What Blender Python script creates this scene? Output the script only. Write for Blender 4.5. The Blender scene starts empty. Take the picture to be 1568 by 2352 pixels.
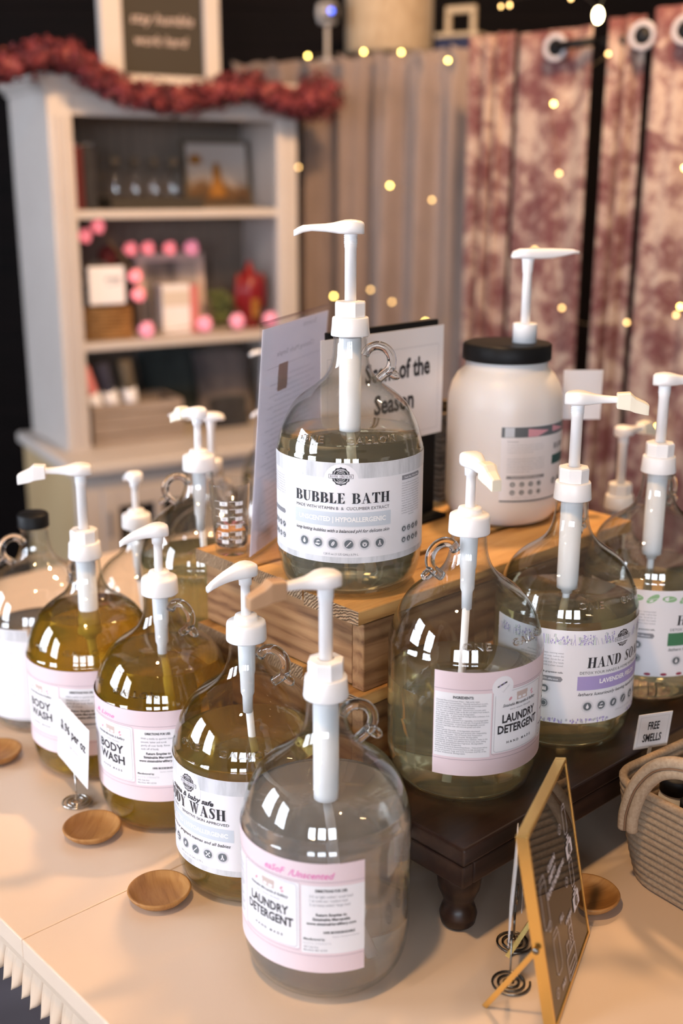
import bpy, bmesh, math, random
from mathutils import Vector, Matrix
random.seed(7)
PI = math.pi
SC = bpy.context.scene
COL = SC.collection

# ---------------------------------------------------------------- camera
cam_d = bpy.data.cameras.new('camera'); CAM = bpy.data.objects.new('camera', cam_d); COL.objects.link(CAM)
cam_d.sensor_fit = 'VERTICAL'; cam_d.sensor_height = 36.0; cam_d.lens = 36.0 * 2625.342 / 2352
CAM_H = 0.71214
CAM.location = (0, 0, CAM_H)
CAM.rotation_euler = (Matrix.Rotation(PI/2 - math.radians(16.104), 3, 'X') @ Matrix.Rotation(math.radians(0.1234), 3, 'Z')).to_euler()
cam_d.clip_start = 0.02; cam_d.clip_end = 60
cam_d.dof.use_dof = True; cam_d.dof.focus_distance = 1.17; cam_d.dof.aperture_fstop = 2.5
SC.camera = CAM
# ---------------------------------------------------------------- world and light
W = bpy.data.worlds.new('world'); SC.world = W; W.use_nodes = True
W.node_tree.nodes['Background'].inputs[0].default_value = (0.80, 0.74, 0.70, 1)
W.node_tree.nodes['Background'].inputs[1].default_value = 0.16
WINDOW_STRENGTH = 17.5
def lamp(name, kind, loc, power, color, size=0.3, target=None, size_y=None):
    d = bpy.data.lights.new(name, kind); d.energy = power; d.color = color
    if kind == 'AREA':
        d.shape = 'RECTANGLE' if size_y else 'DISK'; d.size = size
        if size_y: d.size_y = size_y
    else: d.shadow_soft_size = size
    o = bpy.data.objects.new(name, d); COL.objects.link(o); o.location = loc
    if target: o.rotation_euler = (Vector(target) - Vector(loc)).to_track_quat('-Z', 'Y').to_euler()
    return o
WARM = (1.0, 0.62, 0.30)
lamp('ceiling_light_warm', 'AREA', (-0.35, 0.45, 1.9), 13, WARM, 0.12, (0.0, 1.0, 0))
lamp('ceiling_light_back', 'AREA', (0.9, 1.7, 1.8), 6, WARM, 0.15, (0.4, 2.9, 0.4))
lamp('ceiling_light_shelf', 'AREA', (0.35, 1.9, 1.8), 32, (1.0, 0.60, 0.30), 0.15, (-0.45, 3.1, 0.3))
SC.view_settings.view_transform = 'Standard'; SC.view_settings.look = 'None'
SC.view_settings.exposure = 0.38; SC.view_settings.gamma = 1.0
cy = SC.cycles
cy.max_bounces = 20; cy.transmission_bounces = 20; cy.glossy_bounces = 6; cy.diffuse_bounces = 3; cy.transparent_max_bounces = 40
cy.caustics_reflective = False; cy.caustics_refractive = True; cy.blur_glossy = 0.6
cy.sample_clamp_indirect = 4.0; cy.sample_clamp_direct = 0.0
cy.use_denoising = True; cy.use_adaptive_sampling = True; cy.adaptive_threshold = 0.02
try: cy.denoiser = 'OPENIMAGEDENOISE'
except Exception: pass

# ---------------------------------------------------------------- materials
def newmat(name):
    m = bpy.data.materials.new(name); m.use_nodes = True
    nt = m.node_tree; b = nt.nodes['Principled BSDF']; return m, nt, b
def mat(name, col, rough=0.5, metal=0.0, emit=None, es=0.0, trans=0.0, ior=1.45, sss=0.0, spec=None, coat=0.0):
    m, nt, b = newmat(name); c = tuple(col) + ((1,) if len(col) == 3 else ())
    b.inputs['Base Color'].default_value = c; b.inputs['Roughness'].default_value = rough; b.inputs['Metallic'].default_value = metal
    b.inputs['IOR'].default_value = ior; b.inputs['Transmission Weight'].default_value = trans
    if coat: b.inputs['Coat Weight'].default_value = coat; b.inputs['Coat Roughness'].default_value = 0.1
    if spec is not None: b.inputs['Specular IOR Level'].default_value = spec
    if sss: b.inputs['Subsurface Weight'].default_value = sss; b.inputs['Subsurface Radius'].default_value = (0.01, 0.008, 0.006)
    if emit: b.inputs['Emission Color'].default_value = tuple(emit) + (1,); b.inputs['Emission Strength'].default_value = es
    return m
def N(nt, t, **k):
    n = nt.nodes.new(t)
    for a, v in k.items():
        if a == 'ins':
            for i, x in v.items(): n.inputs[i].default_value = x
        else: setattr(n, a, v)
    return n
def ramp(nt, fac, stops):
    r = N(nt, 'ShaderNodeValToRGB'); el = r.color_ramp.elements
    while len(el) < len(stops): el.new(0.5)
    for e, (p, c) in zip(el, stops): e.position = p; e.color = tuple(c) + (1,)
    nt.links.new(fac, r.inputs[0]); return r.outputs[0]
def coords(nt, scale=(1, 1, 1), rot=(0, 0, 0), kind='Object'):
    tc = N(nt, 'ShaderNodeTexCoord'); mp = N(nt, 'ShaderNodeMapping')
    mp.inputs['Scale'].default_value = scale; mp.inputs['Rotation'].default_value = rot
    nt.links.new(tc.outputs[kind], mp.inputs[0]); return mp.outputs[0]
def noise(nt, vec, scale, detail=4, rough=0.55, dist=0.0):
    n = N(nt, 'ShaderNodeTexNoise'); n.inputs['Scale'].default_value = scale; n.inputs['Detail'].default_value = detail
    n.inputs['Roughness'].default_value = rough; n.inputs['Distortion'].default_value = dist
    nt.links.new(vec, n.inputs['Vector']); return n.outputs['Fac']
def bump(nt, b, h, strength=0.3, dist=0.002):
    n = N(nt, 'ShaderNodeBump'); n.inputs['Strength'].default_value = strength; n.inputs['Distance'].default_value = dist
    nt.links.new(h, n.inputs['Height']); nt.links.new(n.outputs[0], b.inputs['Normal'])
def woodmat(name, dark, mid, light, scale=(8, 60, 60), rough=0.55, ring=0.0, bstr=0.4, seed=0.0, spec=0.3):
    m, nt, b = newmat(name); v = coords(nt, scale)
    mp = N(nt, 'ShaderNodeVectorMath', operation='ADD'); nt.links.new(v, mp.inputs[0]); mp.inputs[1].default_value = (seed, seed*1.7, seed*2.3)
    oi = N(nt, 'ShaderNodeObjectInfo'); mv = N(nt, 'ShaderNodeVectorMath', operation='ADD')
    sc = N(nt, 'ShaderNodeVectorMath', operation='SCALE'); sc.inputs['Scale'].default_value = 37.0
    cx = N(nt, 'ShaderNodeCombineXYZ'); nt.links.new(oi.outputs['Random'], cx.inputs[0]); nt.links.new(oi.outputs['Random'], cx.inputs[1])
    nt.links.new(cx.outputs[0], sc.inputs[0]); nt.links.new(mp.outputs[0], mv.inputs[0]); nt.links.new(sc.outputs[0], mv.inputs[1])
    vv = mv.outputs[0]
    n1 = noise(nt, vv, 1.0, 5, 0.6, 0.8)
    w = N(nt, 'ShaderNodeTexWave'); w.wave_type = 'BANDS'; w.bands_direction = 'Z'
    w.inputs['Scale'].default_value = 0.30; w.inputs['Distortion'].default_value = 9.0; w.inputs['Detail'].default_value = 2.0; w.inputs['Detail Scale'].default_value = 0.35
    nt.links.new(vv, w.inputs['Vector'])
    mx = N(nt, 'ShaderNodeMix'); mx.data_type = 'FLOAT'; mx.inputs[0].default_value = 0.14 + ring
    nt.links.new(n1, mx.inputs[2]); nt.links.new(w.outputs['Fac'], mx.inputs[3])
    c = ramp(nt, mx.outputs[0], [(0.26, dark), (0.46, mid), (0.72, light)])
    nt.links.new(c, b.inputs['Base Color']); b.inputs['Roughness'].default_value = rough; b.inputs['Specular IOR Level'].default_value = spec
    bump(nt, b, mx.outputs[0], bstr, 0.0015); return m

M = {}
M['white'] = mat('white_plastic', (0.93, 0.915, 0.92), 0.28)
M['cream_cap'] = mat('cream_plastic', (0.90, 0.82, 0.66), 0.35)
M['refraction_tan_cap'] = mat('clear_cap_refraction_tan', (0.50, 0.30, 0.17), 0.45)  # clear cap; the brown background refracted through it is painted as tan
M['natural'] = mat('natural_plastic', (0.92, 0.92, 0.93), 0.35)
M['black'] = mat('black_plastic', (0.006, 0.006, 0.007), 0.5, spec=0.25)
def thin_glass(name, tint=(0.996, 0.998, 0.996), edge=(0.62, 0.65, 0.62), f0=0.05, graz=0.85):
    m = bpy.data.materials.new(name); m.use_nodes = True; nt = m.node_tree; nt.nodes.clear()
    out = N(nt, 'ShaderNodeOutputMaterial'); mx = N(nt, 'ShaderNodeMixShader'); tr = N(nt, 'ShaderNodeBsdfTransparent'); gl = N(nt, 'ShaderNodeBsdfGlossy')
    gl.inputs['Roughness'].default_value = 0.0; gl.inputs['Color'].default_value = (1, 1, 1, 1)
    lw = N(nt, 'ShaderNodeLayerWeight'); lw.inputs['Blend'].default_value = 0.5
    p = N(nt, 'ShaderNodeMath', operation='POWER'); p.inputs[1].default_value = 4.5; nt.links.new(lw.outputs['Facing'], p.inputs[0])
    ma = N(nt, 'ShaderNodeMath', operation='MULTIPLY_ADD'); ma.inputs[1].default_value = graz; ma.inputs[2].default_value = f0; nt.links.new(p.outputs[0], ma.inputs[0])
    p2 = N(nt, 'ShaderNodeMath', operation='POWER'); p2.inputs[1].default_value = 3.0; nt.links.new(lw.outputs['Facing'], p2.inputs[0])
    cm = N(nt, 'ShaderNodeMix'); cm.data_type = 'RGBA'; cm.inputs[6].default_value = tint + (1,); cm.inputs[7].default_value = edge + (1,); nt.links.new(p2.outputs[0], cm.inputs[0])
    nt.links.new(cm.outputs[2], tr.inputs['Color']); nt.links.new(ma.outputs[0], mx.inputs[0]); nt.links.new(tr.outputs[0], mx.inputs[1]); nt.links.new(gl.outputs[0], mx.inputs[2]); nt.links.new(mx.outputs[0], out.inputs[0])
    return m
M['thin'] = thin_glass('thin_clear_glass')
M['glass'] = mat('clear_glass', (0.985, 0.99, 0.99), 0.0, trans=1.0, ior=1.48)
M['acrylic'] = thin_glass('clear_acrylic', (0.97, 0.97, 0.98), (0.85, 0.85, 0.87), 0.04, 0.30)
def liquid(name, c, cloudy=0.0): return mat(name, c, 0.0, trans=1.0-cloudy, ior=1.34)
M['liq_pale'] = liquid('pale_yellow_liquid', (0.94, 0.88, 0.62), 0.06)
M['liq_amber'] = liquid('amber_liquid', (0.66, 0.40, 0.035), 0.15)
M['liq_gold'] = liquid('golden_liquid', (0.86, 0.64, 0.18), 0.08)
M['liq_grey'] = liquid('greyish_clear_liquid', (0.90, 0.88, 0.86), 0.12)
M['liq_olive'] = liquid('olive_liquid', (0.60, 0.54, 0.26), 0.2)
M['liq_soap'] = liquid('clear_yellowish_liquid', (0.95, 0.87, 0.54), 0.06)
M['liq_water'] = liquid('water', (0.96, 0.93, 0.90))
M['paper'] = mat('white_paper', (0.83, 0.82, 0.86), 0.45)
M['paper_bright'] = mat('white_panel_paper', (0.84, 0.83, 0.86), 0.45)
M['pink'] = mat('pink_paper', (0.78, 0.64, 0.68), 0.45)
M['ink'] = mat('black_ink', (0.022, 0.023, 0.03), 0.5)
M['ink_grey'] = mat('grey_ink', (0.25, 0.25, 0.28), 0.5)
M['ink_light'] = mat('light_grey_ink', (0.52, 0.52, 0.56), 0.5)
M['ink_line'] = mat('mauve_line_ink', (0.36, 0.26, 0.32), 0.5)
M['bluegrey'] = mat('pale_blue_ink', (0.58, 0.63, 0.70), 0.5)
M['purple'] = mat('lavender_ink', (0.40, 0.33, 0.62), 0.5)
M['green'] = mat('green_ink', (0.055, 0.20, 0.10), 0.5)
M['leaf_ink'] = mat('leaf_green_ink', (0.30, 0.52, 0.28), 0.5)
M['berry_ink'] = mat('berry_red_ink', (0.30, 0.025, 0.06), 0.5)
M['marker'] = mat('pink_marker_ink', (0.80, 0.18, 0.48), 0.5)
M['tan_ink'] = mat('tan_ink', (0.60, 0.48, 0.44), 0.5)
M['rose_ink'] = mat('rose_ink', (0.72, 0.36, 0.44), 0.5)
M['slate'] = mat('slate_ink', (0.13, 0.15, 0.17), 0.5)
M['teal'] = mat('dark_teal_ink', (0.03, 0.10, 0.10), 0.5)
M['chrome'] = mat('chrome_wire', (0.55, 0.52, 0.48), 0.18, 1.0)
M['steel'] = mat('dark_steel_wire', (0.20, 0.18, 0.16), 0.25, 1.0)
M['gold'] = mat('brushed_gold', (0.86, 0.58, 0.20), 0.25, 1.0)
M['darkglass'] = mat('dark_mirror_glass', (0.022, 0.015, 0.010), 0.03, spec=0.6)
M['chalk'] = mat('white_lettering', (0.90, 0.86, 0.92), 0.6)
M['bamboo'] = woodmat('bamboo_wood', (0.27, 0.118, 0.034), (0.37, 0.175, 0.054), (0.46, 0.24, 0.078), (22, 160, 22), 0.45, 0, 0.15)
PC = ((0.13, 0.055, 0.022), (0.30, 0.150, 0.066), (0.42, 0.235, 0.108))
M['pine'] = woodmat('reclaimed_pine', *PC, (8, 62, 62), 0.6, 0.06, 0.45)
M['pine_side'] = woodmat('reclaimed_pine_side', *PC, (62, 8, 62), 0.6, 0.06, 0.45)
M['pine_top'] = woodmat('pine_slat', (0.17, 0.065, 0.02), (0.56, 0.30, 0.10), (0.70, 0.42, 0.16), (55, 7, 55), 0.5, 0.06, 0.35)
M['darkwood'] = woodmat('dark_walnut', (0.012, 0.005, 0.004), (0.022, 0.010, 0.007), (0.042, 0.020, 0.012), (55, 7, 55), 0.34, 0, 0.12, spec=0.35)
M['wallwood'] = woodmat('black_brown_planks', (0.0015, 0.0006, 0.0006), (0.003, 0.0013, 0.0013), (0.005, 0.0022, 0.002), (3, 3, 25), 0.7, 0, 0.2, spec=0.1)
M['cream'] = mat('cream_paint', (0.66, 0.60, 0.53), 0.5)
def paint(name, c1, c2, rough, sc=6.0, bs=0.05):
    m, nt, b = newmat(name); n = noise(nt, coords(nt), sc, 5)
    nt.links.new(ramp(nt, n, [(0.35, c1), (0.65, c2)]), b.inputs['Base Color']); b.inputs['Roughness'].default_value = rough
    bump(nt, b, noise(nt, coords(nt), 180, 3), bs, 0.001); return m
M['table'] = paint('cream_tabletop', (0.73, 0.56, 0.425), (0.76, 0.60, 0.465), 0.38, 3.0, 0.03)
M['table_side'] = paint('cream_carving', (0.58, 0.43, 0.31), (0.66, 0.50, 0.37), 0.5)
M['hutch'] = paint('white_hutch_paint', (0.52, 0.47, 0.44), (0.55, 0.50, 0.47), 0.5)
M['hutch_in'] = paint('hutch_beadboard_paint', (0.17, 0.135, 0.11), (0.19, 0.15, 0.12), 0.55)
M['tanpanel'] = paint('tan_side_panel', (0.48, 0.34, 0.18), (0.52, 0.38, 0.21), 0.55)
M['floor'] = paint('grey_floor', (0.15, 0.13, 0.15), (0.18, 0.16, 0.18), 0.6)
M['plaster'] = paint('dark_plaster', (0.10, 0.08, 0.07), (0.12, 0.10, 0.09), 0.8)
M['endgrain'] = None
def endgrain():
    m, nt, b = newmat('pine_end_grain'); v = coords(nt, (1, 1, 1))
    w = N(nt, 'ShaderNodeTexWave'); w.wave_type = 'RINGS'; w.rings_direction = 'Y'
    w.inputs['Scale'].default_value = 95; w.inputs['Distortion'].default_value = 5.0; w.inputs['Detail'].default_value = 3; w.inputs['Detail Scale'].default_value = 2
    nt.links.new(v, w.inputs['Vector'])
    nt.links.new(ramp(nt, w.outputs['Fac'], [(0.05, (0.22, 0.12, 0.06)), (0.6, (0.47, 0.31, 0.18))]), b.inputs['Base Color'])
    b.inputs['Roughness'].default_value = 0.8; bump(nt, b, w.outputs['Fac'], 0.9, 0.003); return m
M['endgrain'] = endgrain()
def ropemat(name, c1, c2, sc, bs=0.9):
    m, nt, b = newmat(name); v = coords(nt, sc)
    n = noise(nt, v, 60, 3, 0.6); n2 = noise(nt, coords(nt), 14, 3)
    mx = N(nt, 'ShaderNodeMix'); mx.data_type = 'FLOAT'; mx.inputs[0].default_value = 0.35
    nt.links.new(n, mx.inputs[2]); nt.links.new(n2, mx.inputs[3])
    nt.links.new(ramp(nt, mx.outputs[0], [(0.35, c1), (0.62, c2)]), b.inputs['Base Color']); b.inputs['Roughness'].default_value = 0.95
    b.inputs['Specular IOR Level'].default_value = 0.1
    bump(nt, b, n, bs, 0.003); return m
M['rope'] = ropemat('beige_cotton_rope', (0.31, 0.215, 0.140), (0.43, 0.320, 0.220), (5, 5, 5), 0.25)
M['stitch'] = mat('brown_stitching', (0.20, 0.11, 0.06), 0.9)
M['wicker'] = ropemat('brown_wicker', (0.16, 0.08, 0.03), (0.42, 0.24, 0.10), (0.8, 0.8, 2.5))
M['darkwicker'] = ropemat('dark_grey_wicker', (0.05, 0.04, 0.035), (0.20, 0.15, 0.11), (1, 1, 3))
def cloth(name, c1, c2, rough=0.9, sc=25, sheen=0.2):
    m, nt, b = newmat(name); n = noise(nt, coords(nt, (1, 1, 0.35)), sc, 5)
    nt.links.new(ramp(nt, n, [(0.35, c1), (0.65, c2)]), b.inputs['Base Color']); b.inputs['Roughness'].default_value = rough
    b.inputs['Sheen Weight'].default_value = sheen; bump(nt, b, noise(nt, coords(nt), 400, 2), 0.15, 0.001); return m
M['sheer'] = cloth('taupe_sheer_fabric', (0.20, 0.150, 0.130), (0.23, 0.172, 0.150))
def toile():
    m, nt, b = newmat('red_toile_fabric'); v = coords(nt, (1.0, 1.0, 1.0))
    wn = N(nt, 'ShaderNodeTexNoise'); wn.inputs['Scale'].default_value = 9; wn.inputs['Detail'].default_value = 3; nt.links.new(v, wn.inputs['Vector'])
    ad = N(nt, 'ShaderNodeVectorMath', operation='MULTIPLY_ADD'); ad.inputs[1].default_value = (0.10, 0.10, 0.10)
    nt.links.new(wn.outputs['Color'], ad.inputs[0]); nt.links.new(v, ad.inputs[2])
    v1 = N(nt, 'ShaderNodeTexVoronoi'); v1.inputs['Scale'].default_value = 11.5; nt.links.new(ad.outputs[0], v1.inputs['Vector'])
    v2 = N(nt, 'ShaderNodeTexVoronoi'); v2.inputs['Scale'].default_value = 48; nt.links.new(ad.outputs[0], v2.inputs['Vector'])
    n3 = noise(nt, v, 38, 4, 0.7)
    wv = N(nt, 'ShaderNodeTexWave'); wv.wave_type = 'BANDS'; wv.bands_direction = 'DIAGONAL'; wv.inputs['Scale'].default_value = 3.2; wv.inputs['Distortion'].default_value = 11; wv.inputs['Detail'].default_value = 2; wv.inputs['Detail Scale'].default_value = 1.4
    nt.links.new(v, wv.inputs['Vector'])
    def mth(op, a, c_=None, val=None):
        n = N(nt, 'ShaderNodeMath', operation=op, use_clamp=True); nt.links.new(a, n.inputs[0])
        if c_ is not None: nt.links.new(c_, n.inputs[1])
        elif val is not None: n.inputs[1].default_value = val
        return n.outputs[0]
    fl = N(nt, 'ShaderNodeMapRange'); fl.inputs[1].default_value = 0.62; fl.inputs[2].default_value = 0.30; nt.links.new(v1.outputs['Distance'], fl.inputs[0])
    pt = N(nt, 'ShaderNodeMapRange'); pt.inputs[1].default_value = 0.15; pt.inputs[2].default_value = 0.6; pt.inputs[3].default_value = 0.25; nt.links.new(v2.outputs['Distance'], pt.inputs[0])
    f = mth('MULTIPLY', fl.outputs[0], pt.outputs[0])
    vine = N(nt, 'ShaderNodeMapRange'); vine.inputs[1].default_value = 0.90; vine.inputs[2].default_value = 0.99; vine.inputs[4].default_value = 0.6; nt.links.new(wv.outputs['Fac'], vine.inputs[0])
    nn = N(nt, 'ShaderNodeMapRange'); nn.inputs[1].default_value = 0.48; nn.inputs[2].default_value = 0.68; nn.inputs[4].default_value = 0.75; nt.links.new(n3, nn.inputs[0])
    t = mth('ADD', mth('MAXIMUM', f, vine.outputs[0]), nn.outputs[0])
    nt.links.new(ramp(nt, t, [(0.0, (0.34, 0.255, 0.21)), (0.40, (0.20, 0.118, 0.105)), (1.0, (0.105, 0.034, 0.036))]), b.inputs['Base Color'])
    b.inputs['Roughness'].default_value = 0.85; return m
M['toile'] = toile()
def washed():
    m, nt, b = newmat('grey_washed_wood_print'); n = noise(nt, coords(nt, (60, 60, 9)), 1.0, 5, 0.65); 
    nt.links.new(ramp(nt, n, [(0.36, (0.52, 0.53, 0.56)), (0.55, (0.70, 0.71, 0.75))]), b.inputs['Base Color']); b.inputs['Roughness'].default_value = 0.45; return m
M['washed'] = washed()
def garl():
    m, nt, b = newmat('dusty_red_petals'); n = noise(nt, coords(nt), 28, 4)
    nt.links.new(ramp(nt, n, [(0.38, (0.065, 0.006, 0.010)), (0.54, (0.19, 0.024, 0.032)), (0.72, (0.34, 0.10, 0.08))]), b.inputs['Base Color']); b.inputs['Roughness'].default_value = 0.8; return m
M['garland'] = garl()
M['fairy'] = mat('warm_bulb_glow', (1, 0.8, 0.4), 0.4, emit=(1.0, 0.70, 0.16), es=16)
M['fairy_dim'] = mat('dim_warm_bulb_glow', (1, 0.8, 0.4), 0.4, emit=(1.0, 0.58, 0.20), es=5)
M['edison'] = mat('bright_bulb_glow', (1, 0.9, 0.7), 0.3, emit=(1.0, 0.80, 0.45), es=14)
M['wire'] = mat('thin_copper_wire', (0.30, 0.20, 0.10), 0.4, 0.8)
M['pom'] = mat('pink_light_glow', (0.85, 0.30, 0.35), 0.7, emit=(1.0, 0.22, 0.25), es=0.55)
M['pom_pale'] = mat('pale_pink_flower', (0.85, 0.35, 0.45), 0.7, emit=(1.0, 0.30, 0.45), es=0.3)
M['pane'] = mat('daylit_pane', (0.8, 0.9, 1), 0.3, emit=(0.80, 0.88, 1.0), es=WINDOW_STRENGTH)
M['winframe'] = mat('window_frame_paint', (0.30, 0.28, 0.26), 0.5)
M['navy'] = mat('navy_cloth', (0.012, 0.016, 0.05), 0.8)
M['kraft'] = mat('beige_wood', (0.42, 0.32, 0.20), 0.6)
M['drum'] = cloth('beige_linen', (0.36, 0.26, 0.16), (0.46, 0.35, 0.23), 0.9, 60)
M['board'] = mat('dark_chalkboard', (0.035, 0.028, 0.02), 0.7)
M['red'] = mat('red_glaze', (0.20, 0.008, 0.012), 0.35)
M['darkred'] = mat('dark_red_cloth', (0.10, 0.012, 0.014), 0.8)
M['moss'] = cloth('moss_green', (0.05, 0.07, 0.015), (0.10, 0.12, 0.03), 0.95, 90)
M['charcoal'] = cloth('charcoal_cloth', (0.018, 0.017, 0.02), (0.035, 0.034, 0.038), 0.95, 40)
M['tealcloth'] = cloth('dark_teal_cloth', (0.018, 0.028, 0.030), (0.035, 0.05, 0.052), 0.95, 20)
M['greycloth'] = cloth('grey_mottled_cloth', (0.09, 0.08, 0.085), (0.30, 0.25, 0.24), 0.95, 9)
M['rollpink'] = mat('coral_pink_cloth', (0.62, 0.20, 0.20), 0.9)
M['rollnavy'] = mat('dark_navy_cloth', (0.03, 0.03, 0.05), 0.9)
M['rollbrown'] = mat('taupe_cloth', (0.10, 0.08, 0.055), 0.9)
M['greywood'] = woodmat('greyish_crate_wood', (0.20, 0.15, 0.12), (0.30, 0.24, 0.20), (0.38, 0.31, 0.27), (6, 40, 40), 0.7)
def translucent_paper():
    m = bpy.data.materials.new('thin_printed_paper'); m.use_nodes = True; nt = m.node_tree; nt.nodes.clear()
    o = N(nt, 'ShaderNodeOutputMaterial'); a = N(nt, 'ShaderNodeBsdfDiffuse'); b = N(nt, 'ShaderNodeBsdfTranslucent'); x = N(nt, 'ShaderNodeMixShader'); x.inputs[0].default_value = 0.6
    a.inputs[0].default_value = (0.93, 0.91, 0.95, 1); b.inputs[0].default_value = (0.95, 0.92, 0.96, 1)
    nt.links.new(a.outputs[0], x.inputs[1]); nt.links.new(b.outputs[0], x.inputs[2]); nt.links.new(x.outputs[0], o.inputs[0]); return m
M['thinpaper'] = translucent_paper()
M['grommet'] = mat('dull_steel_grommet', (0.30, 0.28, 0.30), 0.4)
def picmat():
    m, nt, b = newmat('blurry_autumn_print'); tc = N(nt, 'ShaderNodeTexCoord'); sx = N(nt, 'ShaderNodeSeparateXYZ'); nt.links.new(tc.outputs['Object'], sx.inputs[0])
    n = noise(nt, coords(nt), 22, 3); ad = N(nt, 'ShaderNodeMath', operation='MULTIPLY_ADD'); ad.inputs[1].default_value = 0.09; nt.links.new(n, ad.inputs[0]); nt.links.new(sx.outputs['Z'], ad.inputs[2])
    nt.links.new(ramp(nt, ad.outputs[0], [(0.04, (0.02, 0.012, 0.008)), (0.10, (0.12, 0.06, 0.02)), (0.125, (0.42, 0.36, 0.32)), (0.18, (0.46, 0.42, 0.40))]), b.inputs['Base Color']); b.inputs['Roughness'].default_value = 0.4; return m
M['print'] = picmat()
M['amberpaint'] = mat('amber_paint', (0.30, 0.13, 0.02), 0.5)
M['greypic'] = cloth('grey_photo_print', (0.05, 0.045, 0.05), (0.40, 0.35, 0.33), 0.5, 12, 0)
M['camwhite'] = mat('camera_housing', (0.55, 0.52, 0.50), 0.4)
M['blueled'] = mat('blue_indicator_glow', (0.05, 0.1, 1), 0.3, emit=(0.08, 0.16, 1.0), es=4)

# ---------------------------------------------------------------- mesh builder
class MB:
    def __init__(s): s.v = []; s.f = []; s.m = []; s.sm = []
    def add(s, vs, fs, mi=0, smooth=False, T=None):
        o = len(s.v)
        s.v += [tuple(T @ Vector(p)) if T is not None else tuple(p) for p in vs]
        s.f += [tuple(i + o for i in f) for f in fs]; s.m += [mi]*len(fs); s.sm += [smooth]*len(fs); return s
    def box(s, a, b, mi=0, T=None):
        x0, y0, z0 = a; x1, y1, z1 = b
        return s.add([(x0,y0,z0),(x1,y0,z0),(x1,y1,z0),(x0,y1,z0),(x0,y0,z1),(x1,y0,z1),(x1,y1,z1),(x0,y1,z1)],
                     [(0,3,2,1),(4,5,6,7),(0,1,5,4),(1,2,6,5),(2,3,7,6),(3,0,4,7)], mi, False, T)
    def lathe(s, prof, n=48, mi=0, smooth=True, T=None, caps=True, a0=0.0):
        vs = []; fs = []; k = len(prof)
        for j in range(n):
            a = 2*PI*j/n + a0; c, sn = math.cos(a), math.sin(a)
            vs += [(r*c, r*sn, z) for r, z in prof]
        for j in range(n):
            j2 = (j+1) % n
            for i in range(k-1): fs.append((j*k+i, j2*k+i, j2*k+i+1, j*k+i+1))
        s.add(vs, fs, mi, smooth, T)
        if caps:
            o = len(s.v) - len(vs)
            for i, fl in ((0, True), (k-1, False)):
                if prof[i][0] > 1e-6:
                    ring = [o + j*k + i for j in range(n)]
                    s.f.append(tuple(reversed(ring)) if fl else tuple(ring)); s.m.append(mi); s.sm.append(False)
        return s
    def tube(s, pts, r, n=10, mi=0, closed=False, T=None, caps=True):
        pts = [Vector(p) for p in pts]; K = len(pts); vs = []; fs = []
        rr = r if isinstance(r, (list, tuple)) else [r]*K; up = None
        for i, p in enumerate(pts):
            if closed: t = pts[(i+1) % K] - pts[i-1]
            else: t = pts[min(i+1, K-1)] - pts[max(i-1, 0)]
            t.normalize()
            if up is None: up = t.orthogonal().normalized()
            else: up = (up - t*up.dot(t)); up = up.normalized() if up.length > 1e-6 else t.orthogonal().normalized()
            w = t.cross(up)
            for j in range(n):
                a = 2*PI*j/n; vs.append(p + (up*math.cos(a) + w*math.sin(a))*rr[i])
        for i in range(K if closed else K-1):
            i2 = (i+1) % K
            for j in range(n): fs.append((i*n+j, i*n+(j+1) % n, i2*n+(j+1) % n, i2*n+j))
        if caps and not closed: fs += [tuple(reversed(range(n))), tuple((K-1)*n+j for j in range(n))]
        return s.add(vs, fs, mi, True, T)
    def loft(s, rings, mi=0, smooth=True, T=None, caps=True):
        n = len(rings[0]); vs = [p for r in rings for p in r]; fs = []
        for i in range(len(rings)-1):
            for j in range(n): fs.append((i*n+j, i*n+(j+1) % n, (i+1)*n+(j+1) % n, (i+1)*n+j))
        if caps: fs += [tuple(reversed(range(n))), tuple((len(rings)-1)*n+j for j in range(n))]
        return s.add(vs, fs, mi, smooth, T)
    def sphere(s, c, r, mi=0, n=12, sc=(1, 1, 1)):
        k = max(6, n//2); prof = [(r*math.sin(PI*i/k), -r*math.cos(PI*i/k)) for i in range(k+1)]
        prof[0] = (0, -r); prof[-1] = (0, r)
        return s.lathe(prof, n, mi, True, Matrix.Translation(c) @ Matrix.Diagonal((sc[0], sc[1], sc[2], 1)), False)
    def build(s, name, mats, parent=None, bevel=0.0, weld=False, seg=2):
        me = bpy.data.meshes.new(name); me.from_pydata(s.v, [], s.f); 
        for m in (mats if isinstance(mats, (list, tuple)) else [mats]): me.materials.append(m)
        me.polygons.foreach_set('material_index', s.m); me.polygons.foreach_set('use_smooth', s.sm)
        me.update()
        if weld:
            bm = bmesh.new(); bm.from_mesh(me); bmesh.ops.remove_doubles(bm, verts=bm.verts, dist=1e-6)
            bmesh.ops.recalc_face_normals(bm, faces=bm.faces); bm.to_mesh(me); bm.free()
        o = bpy.data.objects.new(name, me); COL.objects.link(o)
        if parent: o.parent = parent
        if bevel:
            md = o.modifiers.new('bevel', 'BEVEL'); md.width = bevel; md.segments = seg; md.limit_method = 'ANGLE'; md.angle_limit = math.radians(40)
        return o
def tag(o, label, cat, group=None, kind=None):
    if label: o['label'] = label
    if cat: o['category'] = cat
    if group: o['group'] = group
    if kind: o['kind'] = kind
    return o
def thing(name, label, cat, loc=(0, 0, 0), rz=0.0, group=None):
    o = bpy.data.objects.new(name, None); COL.objects.link(o); o.empty_display_size = 0.02
    o.location = loc; o.rotation_euler = (0, 0, rz); return tag(o, label, cat, group)
def struct(o): o['kind'] = 'structure'; return o
def rotz(a): return Matrix.Rotation(a, 4, 'Z')
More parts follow.
